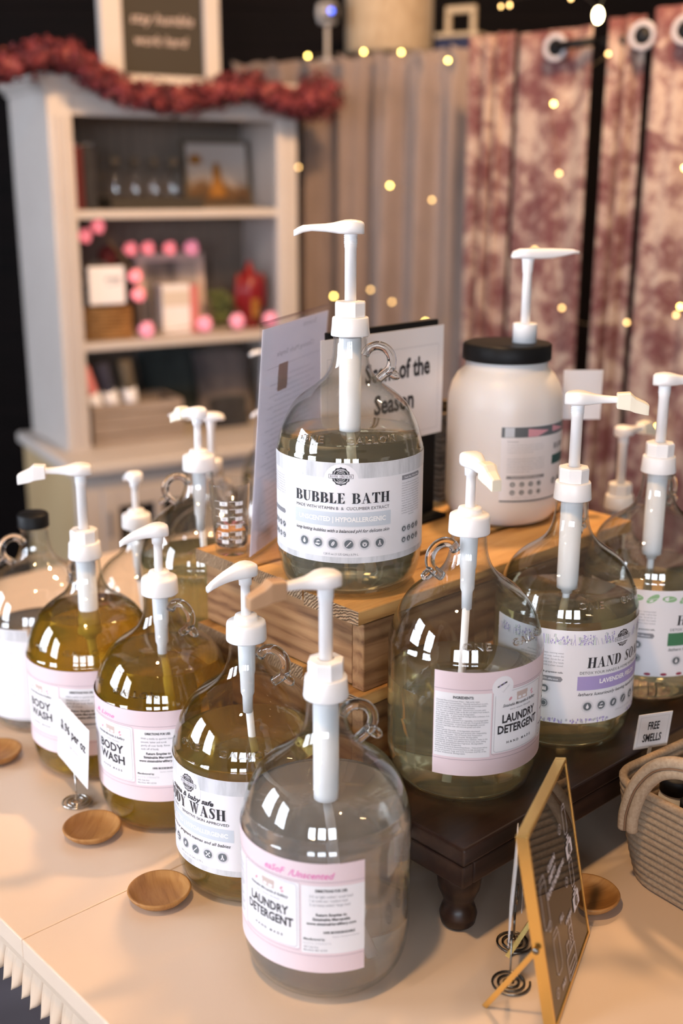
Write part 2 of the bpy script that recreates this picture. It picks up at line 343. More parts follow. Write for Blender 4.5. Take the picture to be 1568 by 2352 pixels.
def smooth_path(pts, sub=6):
    pts = [Vector(p) for p in pts]; out = []
    for i in range(len(pts)-1):
        p0 = pts[max(i-1, 0)]; p1 = pts[i]; p2 = pts[i+1]; p3 = pts[min(i+2, len(pts)-1)]
        for k in range(sub):
            t = k/sub
            out.append(0.5*((2*p1) + (p2-p0)*t + (2*p0-5*p1+4*p2-p3)*t*t + (3*p1-p0-3*p2+p3)*t**3))
    out.append(pts[-1]); return out

# ---------------------------------------------------------------- lettering (flat patches in label millimetres)
_tc = {}
def text_geo(s, bold=0.0, shear=0.0, space=1.0):
    key = (s, bold, shear, space)
    if key in _tc: return _tc[key]
    cu = bpy.data.curves.new('lettering', 'FONT'); cu.body = s; cu.size = 1.0; cu.offset = bold; cu.shear = shear; cu.space_character = space; cu.resolution_u = 2
    ob = bpy.data.objects.new('lettering', cu); COL.objects.link(ob)
    ev = ob.evaluated_get(bpy.context.evaluated_depsgraph_get()); me = ev.to_mesh()
    vs = [(v.co.x, v.co.y) for v in me.vertices]; fs = [tuple(p.vertices) for p in me.polygons]
    ev.to_mesh_clear(); bpy.data.objects.remove(ob); bpy.data.curves.remove(cu)
    _tc[key] = (vs, fs); return vs, fs
class Flat:
    """2-D patches (u, v, layer, material)"""
    def __init__(s, mats): s.names = mats; s.items = []
    def poly(s, pts, m, layer=1, fs=None): s.items.append((pts, fs or [tuple(range(len(pts)))], m, layer)); return s
    def rect(s, u0, v0, u1, v1, m, layer=1, step=4.0):
        n = max(1, int(math.ceil(abs(u1-u0)/step))); pts = []; fs = []
        for i in range(n+1):
            u = u0 + (u1-u0)*i/n; pts += [(u, v0), (u, v1)]
        for i in range(n): fs.append((2*i, 2*i+2, 2*i+3, 2*i+1))
        return s.poly(pts, m, layer, fs)
    def ring(s, cu, cv, r0, r1, m, layer=1, n=28, wob=0, k=12):
        pts = []; fs = []
        for i in range(n):
            a = 2*PI*i/n; w = 1 + wob*math.cos(k*a)
            pts += [(cu + r0*math.cos(a), cv + r0*math.sin(a)), (cu + r1*w*math.cos(a), cv + r1*w*math.sin(a))]
        for i in range(n):
            j = (i+1) % n; fs.append((2*i, 2*i+1, 2*j+1, 2*j))
        return s.poly(pts, m, layer, fs)
    def disc(s, cu, cv, r, m, layer=1, ry=None, n=20, wob=0, k=12, rot=0):
        ry = ry or r; pts = []
        if r > 4 and not rot:
            k_ = 16; fs = []
            for i in range(k_+1):
                a = PI*i/k_; x = -math.cos(a); w_ = math.sin(a); q = 1 + wob*math.cos(k*math.acos(max(-1, min(1, x)))) if wob else 1
                pts += [(cu + r*x*q, cv - ry*w_*q), (cu + r*x*q, cv + ry*w_*q)]
            for i in range(k_): fs.append((2*i, 2*i+2, 2*i+3, 2*i+1))
            if wob: return s.poly(pts, m, layer, fs).ring(cu, cv, r*.86, r, m, layer, 96, wob, k)
            return s.poly(pts, m, layer, fs)
        for i in range(n):
            a = 2*PI*i/n; w = 1 + wob*math.cos(k*a); x, y = r*w*math.cos(a), ry*w*math.sin(a)
            pts.append((cu + x*math.cos(rot) - y*math.sin(rot), cv + x*math.sin(rot) + y*math.cos(rot)))
        return s.poly(pts, m, layer)
    def line(s, pts, w, m, layer=1, closed=False):
        pts = list(pts) + ([pts[0]] if closed else [])
        for (a, b), (c, d) in zip(pts, pts[1:]):
            L = math.hypot(c-a, d-b) or 1; nx, ny = -(d-b)/L*w/2, (c-a)/L*w/2
            k = max(1, int(L/4)); P = []; F = []
            for i in range(k+1):
                x, y = a + (c-a)*i/k, b + (d-b)*i/k; P += [(x+nx, y+ny), (x-nx, y-ny)]
            for i in range(k): F.append((2*i, 2*i+1, 2*i+3, 2*i+2))
            s.poly(P, m, layer, F)
        return s
    def text(s, t, u, v, h, m, layer=2, bold=0.0, shear=0.0, width=None, align='c', space=1.0, mirror=False, rot=0.0):
        vs, fs = text_geo(t, bold, shear, space)
        if not vs: return s
        x0 = min(p[0] for p in vs); x1 = max(p[0] for p in vs); k = h/0.70; kx = width/(x1-x0) if width else k
        off = {'c': (x0+x1)/2, 'l': x0, 'r': x1}[align]
        out = []
        for x, y in vs:
            X, Y = (x-off)*kx*(-1 if mirror else 1), y*k
            out.append((u + X*math.cos(rot) - Y*math.sin(rot), v + X*math.sin(rot) + Y*math.cos(rot)))
        return s.poly(out, m, layer, [tuple(reversed(f)) for f in fs] if mirror else fs)
    def to_cylinder(s, R, az, z0, hgt=0.11):
        mb = MB()
        for pts, fs, m, layer in s.items:
            r = R + 0.00035 + 0.00013*layer
            vs = []
            for u, v in pts:
                a = az + u*1e-3/R; vs.append((r*math.cos(a), r*math.sin(a), z0 + v*1e-3))
            mb.add(vs, fs, s.names.index(m), layer == 0)
        return mb
    def to_plane(s, O, U, V, lift=0.0002):
        mb = MB(); O, U, V = Vector(O), Vector(U), Vector(V); Nn = U.cross(V).normalized()
        for pts, fs, m, layer in s.items:
            mb.add([O + U*(u*1e-3) + V*(v*1e-3) + Nn*(lift*(layer+1)) for u, v in pts], fs, s.names.index(m))
        return mb
# hand-cut bold serif capitals, unit height
def _loft(o, i, a0, a1, n=12):
    P = []; F = []
    for k in range(n+1):
        a = math.radians(a0 + (a1-a0)*k/n)
        P += [(o[0]+o[2]*math.cos(a), o[1]+o[3]*math.sin(a)), (i[0]+i[2]*math.cos(a), i[1]+i[3]*math.sin(a))]
    for k in range(n): F.append((2*k, 2*k+1, 2*k+3, 2*k+2))
    return P, F
def _brush(pts):
    P = []; F = []
    for k, (x, y, w) in enumerate(pts):
        a = pts[max(k-1, 0)]; b = pts[min(k+1, len(pts)-1)]; dx, dy = b[0]-a[0], b[1]-a[1]; L = math.hypot(dx, dy)
        P += [(x - dy/L*w/2, y + dx/L*w/2), (x + dy/L*w/2, y - dx/L*w/2)]
    for k in range(len(pts)-1): F.append((2*k, 2*k+1, 2*k+3, 2*k+2))
    return P, F
def R_(a, b, c, d): return ([(a, b), (c, b), (c, d), (a, d)], [(0, 1, 2, 3)])
def P_(*p): return (list(p), [tuple(range(len(p)))])
SER = {
 'B': (0.74, [R_(.08,0,.30,1), R_(0,0,.42,.05), R_(0,.95,.42,1), R_(.28,.49,.42,.54), _loft((.38,.75,.28,.25),(.38,.745,.08,.205),-90,90), _loft((.40,.265,.33,.27),(.40,.265,.10,.22),-90,90)]),
 'U': (0.80, [R_(.08,.3,.30,1), R_(0,.95,.38,1), R_(.62,.3,.68,1), R_(.52,.95,.78,1), _loft((.38,.32,.30,.335),(.46,.32,.16,.27),180,360)]),
 'L': (0.64, [R_(.08,0,.30,1), R_(0,0,.60,.05), R_(0,.95,.40,1), P_((.60,0),(.62,.30),(.58,.30),(.42,.05))]),
 'E': (0.68, [R_(.08,0,.30,1), R_(0,0,.60,.05), R_(0,.95,.60,1), R_(.28,.49,.46,.54), R_(.44,.38,.48,.65), P_((.60,0),(.63,.28),(.59,.28),(.44,.05)), P_((.44,.95),(.57,.74),(.61,.74),(.60,1))]),
 'A': (0.84, [P_((.10,.02),(.15,.02),(.42,.92),(.38,1.0)), P_((.52,0),(.76,0),(.44,1.02),(.36,1.02),(.33,.93)), R_(.18,.31,.62,.36), R_(0,0,.26,.05), R_(.44,0,.84,.05)]),
 'T': (0.72, [R_(.25,0,.47,1), R_(.0,.95,.72,1), R_(.13,0,.59,.05), P_((0,1),(0,.70),(.04,.70),(.18,.95)), P_((.72,1),(.54,.95),(.68,.70),(.72,.70))]),
 'H': (0.86, [R_(.08,0,.30,1), R_(.54,0,.76,1), R_(0,0,.38,.05), R_(0,.95,.38,1), R_(.46,0,.84,.05), R_(.46,.95,.84,1), R_(.3,.48,.54,.53)]),
 'N': (0.86, [R_(.12,0,.17,1), R_(.68,0,.73,1), P_((.06,1),(.32,1),(.73,.0),(.62,-.02)), R_(0,0,.28,.05), R_(0,.95,.28,1), R_(.56,.95,.84,1)]),
 'D': (0.82, [R_(.08,0,.30,1), R_(0,0,.40,.05), R_(0,.95,.40,1), _loft((.36,.5,.42,.5),(.36,.5,.18,.45),-90,90,16)]),
 'S': (0.62, [_brush([(.55,.72,.04),(.52,.88,.06),(.40,.965,.06),(.24,.95,.11),(.15,.82,.17),(.20,.66,.20),(.33,.53,.22),(.45,.38,.21),(.47,.22,.17),(.38,.07,.11),(.24,.03,.06),(.10,.12,.06),(.05,.30,.04)]), R_(.53,.68,.57,.98), R_(.04,.02,.08,.33)]),
 'O': (0.84, [_loft((.41,.5,.40,.52),(.41,.5,.17,.46),0,360,28)]),
 'P': (0.72, [R_(.08,0,.30,1), R_(0,0,.40,.05), R_(0,.95,.40,1), _loft((.36,.72,.32,.28),(.36,.72,.10,.23),-90,90)]),
 'Y': (0.82, [P_((.06,1),(.30,1),(.50,.45),(.30,.45)), P_((.64,1),(.69,1),(.48,.45),(.43,.47)), R_(.30,0,.52,.47), R_(0,.95,.38,1), R_(.54,.95,.80,1), R_(.20,0,.62,.05)]),
 'W': (1.16, [P_((.06,1),(.29,1),(.46,-.02),(.38,-.02)), P_((.38,-.02),(.43,-.02),(.60,.8),(.56,1)), P_((.48,1),(.70,1),(.82,-.02),(.74,-.02)), P_((.74,-.02),(.80,-.02),(1.04,1),(.98,1)), R_(0,.95,.36,1), R_(.42,.95,.76,1), R_(.88,.95,1.14,1)]),
 'R': (0.80, [R_(.08,0,.30,1), R_(0,0,.38,.05), R_(0,.95,.40,1), _loft((.36,.74,.30,.26),(.36,.74,.09,.21),-90,90), P_((.36,.5),(.52,.5),(.80,0),(.56,0))]),
 'G': (0.84, [_loft((.42,.5,.41,.52),(.44,.5,.19,.46),45,320,24), R_(.56,.1,.76,.44), R_(.48,.40,.84,.45)]),
 'I': (0.40, [R_(.08,0,.30,1), R_(0,0,.38,.05), R_(0,.95,.38,1)]),
 'C': (0.78, [_loft((.42,.5,.41,.52),(.44,.5,.19,.46),45,320,24), R_(.66,.64,.70,1)]),
 ' ': (0.42, []),
}
def serif(F, t, u, v, h, m, width=None, layer=2, space=.06, slant=0.0, dv=0.0):
    W_ = sum(SER[c][0] + space for c in t) - space; kx = (width/W_) if width else h
    x = -W_/2
    for c in t:
        for P, fs in SER[c][1]:
            F.poly([(u + (x + a + slant*b)*kx, v + b*h) for a, b in P], m, layer, fs)
        x += SER[c][0] + space
LM = ['paper', 'paper_bright', 'pink', 'ink', 'ink_grey', 'ink_light', 'ink_line', 'bluegrey', 'purple', 'green', 'leaf_ink', 'berry_ink', 'marker', 'tan_ink', 'rose_ink', 'slate', 'washed', 'white', 'teal']
LMATS = [M[k] for k in LM]
def icon(F, u, v, r, kind):
    F.ring(u, v, r*1.12, r*1.18, 'ink_grey', 2); F.ring(u, v, r*1.38, r*1.44, 'ink_light', 2); F.disc(u, v, r, 'slate', 2); L = 3; w = 'paper'
    if kind == 'drop': F.poly([(u, v+r*.7), (u-r*.3, v+r*.05), (u-r*.36, v-r*.22), (u-r*.2, v-r*.5), (u, v-r*.58), (u+r*.2, v-r*.5), (u+r*.36, v-r*.22), (u+r*.3, v+r*.05)], w, L)
    elif kind == 'hand': F.poly([(u-r*.7, v-r*.25), (u-r*.2, v-r*.1), (u+r*.3, v-r*.3), (u+r*.7, v-r*.1), (u+r*.2, v-r*.6), (u-r*.6, v-r*.5)], w, L); F.disc(u-r*.15, v+r*.3, r*.24, w, L, r*.14, rot=.5); F.disc(u+r*.2, v+r*.42, r*.26, w, L, r*.14, rot=-.4)
    elif kind == 'leaf': F.disc(u, v, r*.3, w, L, r*.62, rot=-.5); F.line([(u-r*.3, v-r*.55), (u+r*.25, v+r*.5)], r*.07, 'slate', 4)
    elif kind == 'feather': F.line([(u-r*.5, v-r*.55), (u+r*.5, v+r*.55)], r*.22, w, L); F.line([(u-r*.62, v-r*.68), (u-r*.2, v-r*.2)], r*.1, w, L)
    elif kind == 'bowl': F.disc(u, v-r*.2, r*.5, w, L, r*.4); F.rect(u-r*.6, v+.0, u+r*.6, v+r*.12, w, L); F.disc(u, v-r*.18, r*.22, 'slate', 4); F.line([(u-r*.4, v+r*.35), (u+r*.4, v+r*.35)], r*.12, w, L)
    elif kind == 'flask': F.poly([(u-r*.14, v+r*.6), (u+r*.14, v+r*.6), (u+r*.14, v+r*.1), (u+r*.48, v-r*.6), (u-r*.48, v-r*.6), (u-r*.14, v+r*.1)], w, L); F.disc(u, v-r*.35, r*.2, 'slate', 4, r*.12)
    elif kind == 'x':
        for a in (1, -1): F.line([(u-r*.42, v-r*.42*a), (u+r*.42, v+r*.42*a)], r*.14, w, L)
        for a, b in ((1, 1), (1, -1), (-1, 1), (-1, -1), (0, 0)): F.disc(u+a*r*.42, v+b*r*.42, r*.19, w, L, n=10)
    elif kind == 'paw':
        F.disc(u, v-r*.25, r*.32, w, L, r*.27, n=12)
        for a in (-.5, -.18, .18, .5): F.disc(u+a*r, v+r*(.35-abs(a)*.35), r*.14, w, L, r*.19, n=10)
    elif kind == 'people':
        for a in (-.32, .0, .32): F.disc(u+a*r, v+r*.3, r*.13, w, L, n=10); F.rect(u+(a-.12)*r, v-r*.5, u+(a+.12)*r, v+r*.15, w, L)
    elif kind == 'state': F.poly([(u-r*.45, v+r*.4), (u+r*.2, v+r*.45), (u+r*.3, v), (u+r*.5, v-r*.4), (u-r*.3, v-r*.4), (u-r*.3, v+r*.1)], w, L)
    elif kind == 'sun': F.ring(u, v, r*.62, r*.76, w, L, 20)
def seal(F, u, v, r):
    F.disc(u, v, r, 'ink', 2, n=96, wob=.045, k=12); F.ring(u, v, r*.80, r*.85, 'paper', 3); F.ring(u, v, r*.50, r*.54, 'paper', 3); F.ring(u, v, r*.34, r*.38, 'paper', 3)
    F.text('RUSTIC', u, v+r*.57, r*.16, 'paper', 3, .02); F.text('STRENGTH', u, v-r*.72, r*.14, 'paper', 3, .02)
    F.rect(u-r*1.36, v-r*.24, u+r*1.36, v+r*.24, 'ink', 4); F.rect(u-r*1.31, v-r*.20, u+r*1.31, v+r*.20, 'paper', 5)
    serif(F, 'RUSTIC STRENGTH', u, v-r*.13, r*.26, 'ink', r*2.35, 6, .10)
ICONS = ['drop', 'hand', 'leaf', 'feather', 'bowl', 'flask']
ING = ['Charcoal Filtered Deionized Water - High purity water.', 'Cocamidopropyl Hydroxysultaine - Naturally derived from coconut,', 'palm free, it is an environmentally friendly and biodegradable', 'surfactant with high foaming and mild chemistry.', 'Sodium C14-C16 Olefin Sulfonate - Derived from coconuts, palm-', 'free, this mild surfactant helps to lift dirt and debris from surfaces,', 'so the water can whisk them away. Biodegradable.', 'Decyl Glucoside - A plant-derived, biodegradable surfactant. It is', 'mild and safe for sensitive skin.', 'Vegetable Glycerin - Derived from vegetables. It is biodegradable', 'and helps the plant surfactants do their job. Food-grade & kosher.', 'Dimethyl 9 Decenamide - A plant-based, biodegradable nonionic', 'surfactant that helps clean and removes grease and other', 'substances.', 'Capryl Caprylyl Glucoside - A biodegradable plant-based', 'surfactant with mild chemistry and sensitive skin compatibility.', 'Pentasodium Pentetate - Salt of Pentetic Acid. Pentasodium', 'Pentetate is a cleaning power booster. Biodegradable.', 'Polysorbate 20 - Plant-based performance stabilizer. Helps in the', 'spreadability of liquids and stabilizes the formula when adding', 'essential oils and phthalate-free fragrances. Biodegradable.', 'Kosher. Food-Grade. Dioxane-free.', 'Methylisothiazolinone & Benzisothiazolinone - These preservatives', 'are used in the lowest concentrated form to help decrease the', 'chance of bacteria, fungi, and mold. Increases shelf life of the', 'product. Antibacterial. Biodegradable.']
def side_column(F, uc, w, head, lines, icons, v0=80, foot=()):
    if head: F.rect(uc-w/2, 84, uc+w/2-2, 89, 'ink_grey', 2, 3); F.poly([(uc+w/2-2, 84), (uc+w/2, 86.5), (uc+w/2-2, 89)], 'ink_grey', 2); F.text(head, uc, 85.5, 1.9, 'paper', 3, .02, .2)
    v = v0
    for t in lines: F.text(t, uc, v, 1.35, 'ink_grey', 2, width=w*min(1, max(.3, len(t)/34))); v -= 2.7
    k = 0
    for row in (31, 19):
        for i in range(4): icon(F, uc - w/2 + 4 + i*(w-8)/3, row, 2.9, ICONS[k % 6] if icons is None else icons[k % len(icons)]); k += 1
    v = 11
    for t in foot: F.text(t, uc - w/2, v, 1.2, 'ink_grey', 2, align='l'); v -= 2
def rustic(kind, halfw=158):
    F = Flat(LM); F.rect(-halfw, 0, halfw, 107, 'paper', 0, 2.6)
    if kind in ('bubble', 'mama'):
        F.rect(-halfw, 91, halfw, 106.6, 'washed', 1, 3); F.rect(-halfw, .4, halfw, 6.5, 'washed', 1, 3); F.disc(0, 88, 18, 'paper', 2, n=40)
        seal(F, 0, 93, 9.3)
        if kind == 'bubble':
            serif(F, 'BUBBLE BATH', 0, 64.5, 11, 'ink', 104, 4); F.text('MADE WITH VITAMIN B  &  CUCUMBER EXTRACT', 0, 57.6, 3.3, 'ink', width=103)
            F.rect(-53.5, 40, 53.5, 55, 'bluegrey', 2, 3); F.ring(0, 0, 0, .01, 'paper', 3, 3); F.text('UNSCENTED | HYPOALLERGENIC', 0, 45, 4.9, 'white', 3, .035, width=95)
            F.text('long-lasting bubbles with a balanced pH for delicate skin', 0, 33.3, 3.6, 'ink', width=104, shear=.3, bold=.008)
        else:
            F.text('mama & baby safe', 0, 76.5, 5.6, 'ink', 4, shear=.35, width=66, bold=.03); serif(F, 'BODY WASH', 0, 62.5, 12, 'ink', 92, 4)
            F.text('NON TOXIC  -  SENSITIVE SKIN APPROVED', 0, 56.5, 3.0, 'ink', width=98, bold=.005)
            F.rect(-53.5, 39, 53.5, 53, 'bluegrey', 2, 3); F.text('UNSCENTED | HYPOALLERGENIC', 0, 43.6, 4.6, 'white', 3, .035, width=95)
            F.text('for nursing or pregnant mamas and all babies', 0, 32.6, 3.6, 'ink', width=100, shear=.3, bold=.01)
        for i in range(6): icon(F, -41 + 16.4*i, 21, 4.6, (ICONS if kind == 'bubble' else ['drop', 'hand', 'leaf', 'feather', 'x', 'flask'])[i])
        F.text('128 fl oz (1 US GAL) 3.79 L', 0, 8.6, 2.3, 'ink_grey')
        if kind == 'bubble':
            side_column(F, 84, 32, 'Toxin free, Worry free', [x[:34] for x in ING[:14]], None)
            side_column(F, -88, 34, None, [x[:34] for x in ING[4:12]], None, 84); F.rect(-106, 43, -73, 48, 'ink_grey', 2, 3); F.poly([(-73, 43), (-71, 45.5), (-73, 48)], 'ink_grey', 2)
    else:
        seal(F, 0, 93, 9.3); hs = kind == 'lavender'
        serif(F, 'HAND SOAP', 0, 64.5, 12, 'ink', 88, slant=.06); F.text('DETOX YOUR HANDS & HOME WITHOUT TOXINS', 0, 57.5, 3.1, 'ink', width=103)
        F.rect(-53.5, 39, 53.5, 55, 'purple' if hs else 'green', 2, 3); F.text('LAVENDER FIELDS' if hs else 'HOLLY BERRY', 0, 46, 5.0, 'white', 3, .035)
        F.text('lathers luxuriously leaving hands feeling soft', 0, 32.6, 3.6, 'ink', width=104, shear=.3, bold=.008)
        for i in range(6): icon(F, -41 + 16.4*i, 20, 4.6, ICONS[i])
        F.text('128 fl oz (1 US GAL) 3.79 L', 14, 8.6, 2.3, 'ink_light')
        u = -90
        for t in ('Wet hands with clean, running water', 'and use an amount of hand soap. Lather the', 'backs of hands together. Scrub for at', 'least 20 seconds. Rinse hands well. Dry hands', 'with a clean towel.'):
            F.text(t, -69, 80 - 3.6*('Wet hands with clean, running water', 'and use an amount of hand soap. Lather the', 'backs of hands together. Scrub for at', 'least 20 seconds. Rinse hands well. Dry hands', 'with a clean towel.').index(t), 1.9, 'ink_grey', 2, align='r', width=min(48, len(t)*1.15))
        F.text('Cruelty-free. Septic & greywater-safe.', -69, 58, 1.9, 'ink', 2, .02, align='r', width=46)
        F.rect(-118, 48, -71, 54, 'ink_grey', 2, 3); F.poly([(-71, 48), (-69, 51), (-71, 54)], 'ink_grey', 2); F.text('The RUSTIC STRENGTH difference', -94, 49.8, 2.2, 'paper', 3, .02, width=40)
        for i, (a, b, k) in enumerate([(-106, 39, 'state'), (-88, 39, 'people'), (-106, 22, 'paw'), (-88, 22, 'sun')]): icon(F, a, b, 4.4, k)
        for i, t in enumerate(('Made for you by Rustic Strength', '405 Oak Ave, Mansfield, MO 65704', 'RusticStrength.com')): F.text(t, -90, 11 - 2.2*i, 1.4, 'ink_grey', align='r')
        rnd = random.Random(3 if hs else 4); u = -150
        while u < 60:
            if abs(u) > 14:
                if hs:
                    hgt = rnd.uniform(6, 13); 
                    for q in range(rnd.randint(1, 3)): F.line([(u+q*1.2, 90.5), (u+q*1.2+rnd.uniform(-2.5, 2.5), 90.5+hgt)], .45, rnd.choice(['leaf_ink', 'ink_light', 'purple']), 1)
                    if rnd.random() < .6:
                        for q in range(int(hgt*.9)): F.disc(u+rnd.uniform(-1.8, 1.8), 92+q*1.1, .95, rnd.choice(['purple', 'purple', 'ink_light']), 2, .6, n=8, rot=rnd.uniform(0, 3))
                    for q in range(3): F.disc(u+rnd.uniform(-2, 2), rnd.uniform(1, 5), .9, rnd.choice(['purple', 'ink_light']), 1, 1.6, n=8)
                else:
                    F.disc(u, 97, 8.5, 'leaf_ink', 1, 3.8, n=14, rot=rnd.uniform(-.3, .9)); F.line([(u-7, 95), (u+6, 98)], .5, 'paper', 2); [F.disc(u+10+q*3.6, 94+q*1.4, 2.7, 'berry_ink', 2, n=14) for q in range(2)] if rnd.random() < .5 else None
                    F.disc(u, 3, 4, rnd.choice(['leaf_ink', 'berry_ink']), 1, 1.8, n=10)
            u += 4.2 if hs else 19
        F.rect(-halfw, 88.5, halfw, 90.5, 'paper', 3, 3)
    return F
def mercantile(words, hand=None, sticker=False, laundry=True):
    F = Flat(LM); F.rect(-91, 0, 91, 110, 'pink', 0, 2.6)
    for v in (91.6, 17.3): F.rect(-91, v-.22, 91, v+.22, 'ink_line', 1, 3)
    F.rect(-90, 20, -34.5, 88, 'paper_bright', 1, 3); F.rect(34.5, 20, 91, 88, 'paper_bright', 1, 3)
    def rr(a, b, c, d, r=3): 
        P = []
        for cx_, cy_, a0 in ((c-r, d-r, 0), (a+r, d-r, 90), (a+r, b+r, 180), (c-r, b+r, 270)): P += [(cx_+r*math.cos(math.radians(a0+k*22.5)), cy_+r*math.sin(math.radians(a0+k*22.5))) for k in range(5)]
        return P
    F.rect(-33, 23, 33, 89, 'paper_bright', 1, 3); F.line(rr(-33, 21.5, 33, 90), .35, 'ink_line', 2, True); F.line(rr(-30.5, 24, 30.5, 87.5), .3, 'ink_grey', 2, True)
    for a, b, c, d in ((-33, 66, -29, 90), (29, 66, 33, 90), (-33, 21.5, -29, 44), (29, 21.5, 33, 44)): pass
    F.rect(-6, 76, 8, 83, 'tan_ink', 2, 3); F.rect(-4.5, 77, -.5, 79.5, 'paper_bright', 3); F.rect(1.5, 77, 6, 79.5, 'paper_bright', 3); F.rect(-6.5, 81, 8.5, 84.5, 'tan_ink', 3)
    F.disc(-14, 79, 2.4, 'rose_ink', 2, 1.4, n=10, rot=.8); F.disc(15.5, 80, 2.2, 'rose_ink', 2, 1.2, n=10, rot=.9); F.disc(16.5, 77, 1.8, 'rose_ink', 2, 1.0, n=10, rot=.4)
    F.text('Sistainable Mercantile & Refillery', 0, 71.2, 3.0, 'ink', 2, .015, .45, width=45); F.text('zero waste lifestyle', 0, 67, 2.0, 'ink_grey', 2, 0, width=28)
    for i, t in enumerate(words): F.text(t, 0, (54.5 if laundry else 54) - i*(11.2 if laundry else 13), 8.4 if laundry else 9.8, 'ink', 2, .035, width=(45 if laundry else 40) if i == 0 else (54 if laundry else 42))
    F.text('HAND MADE', 0, 31.5, 2.5, 'ink', 2, .03, space=1.7, width=33)
    F.text('INGREDIENTS:', -62, 82.5, 2.6, 'ink', 2, .04, width=20); v = 79
    for t in ING: F.text(t, -88.5, v, 1.45, 'ink_grey', 2, .012, align='l', width=52*min(1, len(t)/66)); v -= 2.22
    c = 61; F.text('DIRECTIONS FOR USE:', c, 82, 2.6, 'ink', 2, .04, width=28)
    dl = ['0.5 oz light soiled / small load', '1 oz multi-use / medium load', '2 oz heavy soiled / large load'] if laundry else ['With a nickle to quarter sized', 'amount, lather and scrub', 'gently all over body. Rinse', 'suds off of body.']
    for i, t in enumerate(dl): F.text(t, 42, 76.5 - 4.2*i, 2.3, 'ink_grey', 2, .008, align='l', width=len(t)*1.18)
    F.text('Return Empties to', c, 58, 2.7, 'ink', 2, .035, width=27); F.text('Sistainable Mercantile', c, 53.5, 2.7, 'ink', 2, .035, width=33); F.text('www.sistainablerefillery.com', c, 49, 2.7, 'ink', 2, .03, width=44)
    F.text('100% BIODEGRADABLE', 68, 40.5, 2.2, 'ink', 2, .04, width=28); F.text('Caution: Harmful if swallowed', 74, 36.5, 1.3, 'ink_grey', 2, width=24)
    F.text('Manufactured by:', 36.5, 33.5, 2.1, 'ink', 2, .03, align='l', width=19); F.text('RUSTIC STRENGTH', 36.5, 29.2, 2.0, 'ink_light', 2, .01, align='l', width=24, space=1.4)
    F.text('405 Oak Ave', 36.5, 25.6, 1.7, 'ink_grey', 2, .01, align='l'); F.text('Mansfield, MO 65704', 36.5, 22.4, 1.7, 'ink_grey', 2, .01, align='l')
    if hand: F.text(hand[0], hand[1], 95, hand[2], 'marker', 2, .01, .35, width=hand[3])
    if sticker:
        F.disc(-23, 93, 11.5, 'paper', 4, n=28); F.line([(-29, 93.5), (-24, 96), (-19, 98)], 1.6, 'ink', 5); F.line([(-27, 94), (-22, 97.5)], 1.3, 'purple', 5); F.text('Lavender', -19, 91, 2.0, 'ink_light', 5, rot=.8)
    return F

# ---------------------------------------------------------------- room shell
def plane_box(name, a, b, m): return struct(MB().box(a, b).build(name, m))
FZ = -0.76
plane_box('floor', (-3.6, -6.2, FZ-0.05), (3.6, 4.3, FZ), M['floor'])
def plankwall(name, x0, x1, y, thick):
    mb = MB(); k = 0; z = FZ
    while z < 2.2:
        mb.box((x0, y, z), (x1, y+thick, z+0.118)); z += 0.12
    mb.box((x0, y+0.01, FZ), (x1, y+thick, 2.2)); return struct(mb.build(name, M['wallwood']))
plankwall('wall_back', -3.5, 3.6, 4.2, 0.08)
# left wall with two windows, wall behind the camera with two windows
def wall_windows(name, horiz, c, lo, hi, wins, z0, z1, start):
    mb = MB(); e = sorted(wins); zt = 2.2
    def seg(a, b, za, zb):
        if horiz: mb.box((a, c-0.08, za), (b, c, zb))
        else: mb.box((c-0.08, a, za), (c, b, zb))
    p = lo
    for a, b in e: seg(p, a, FZ, zt); seg(a, b, FZ, z0); seg(a, b, z1, zt); p = b
    seg(p, hi, FZ, zt); struct(mb.build(name, M['plaster']))
    for i, (a, b) in enumerate(e):
        f = MB(); nx, nz = 3, 4; t = 0.03
        def bar(a_, b_, za, zb, d0=-0.06, d1=-0.015):
            if horiz: f.box((a_, c+d0, za), (b_, c+d1, zb))
            else: f.box((c+d0, a_, za), (c+d1, b_, zb))
        for k in range(nx+1): q = a + (b-a)*k/nx; bar(max(a, q-t/2), min(b, q+t/2), z0, z1)
        for k in range(nz+1): q = z0 + (z1-z0)*k/nz; bar(a, b, max(z0, q-t/2), min(z1, q+t/2))
        fo = struct(f.build('window_%d' % (start+i), M['winframe']))
        g = MB()
        if horiz: g.box((a, c-0.055, z0), (b, c-0.05, z1))
        else: g.box((c-0.055, a, z0), (c-0.05, b, z1))
        g.build('pane', M['pane'], fo)
wall_windows('wall_left', False, -3.5, -6.2, 4.3, [(-1.4, -0.3), (0.4, 1.5)], 0.25, 1.75, 1)
wall_windows('wall_front', True, -6.1, -3.5, 3.6, [(-2.9, -1.7), (-1.2, 0.0), (0.5, 1.7)], 0.35, 1.7, 3)
# low partition behind the curtains
part = MB(); A_, B_ = Vector((-0.20, 3.56, 0)), Vector((1.10, 2.26, 0))
def strip_box(mb, pts, th, z0, z1, mi=0):
    for a, b in zip(pts, pts[1:]):
        a, b = Vector((a[0], a[1], 0)), Vector((b[0], b[1], 0)); t = (b-a).normalized(); n = Vector((-t.y, t.x, 0))
        mb.add([a+Vector((0,0,z0)), b+Vector((0,0,z0)), b+n*th+Vector((0,0,z0)), a+n*th+Vector((0,0,z0)), a+Vector((0,0,z1)), b+Vector((0,0,z1)), b+n*th+Vector((0,0,z1)), a+n*th+Vector((0,0,z1))],
               [(0,3,2,1),(4,5,6,7),(0,1,5,4),(1,2,6,5),(2,3,7,6),(3,0,4,7)], mi)
strip_box(part, [(-0.15, 3.74), (0.47, 3.33)], 0.30, FZ, 1.062)
struct(part.build('wall_partition', M['wallwood']))

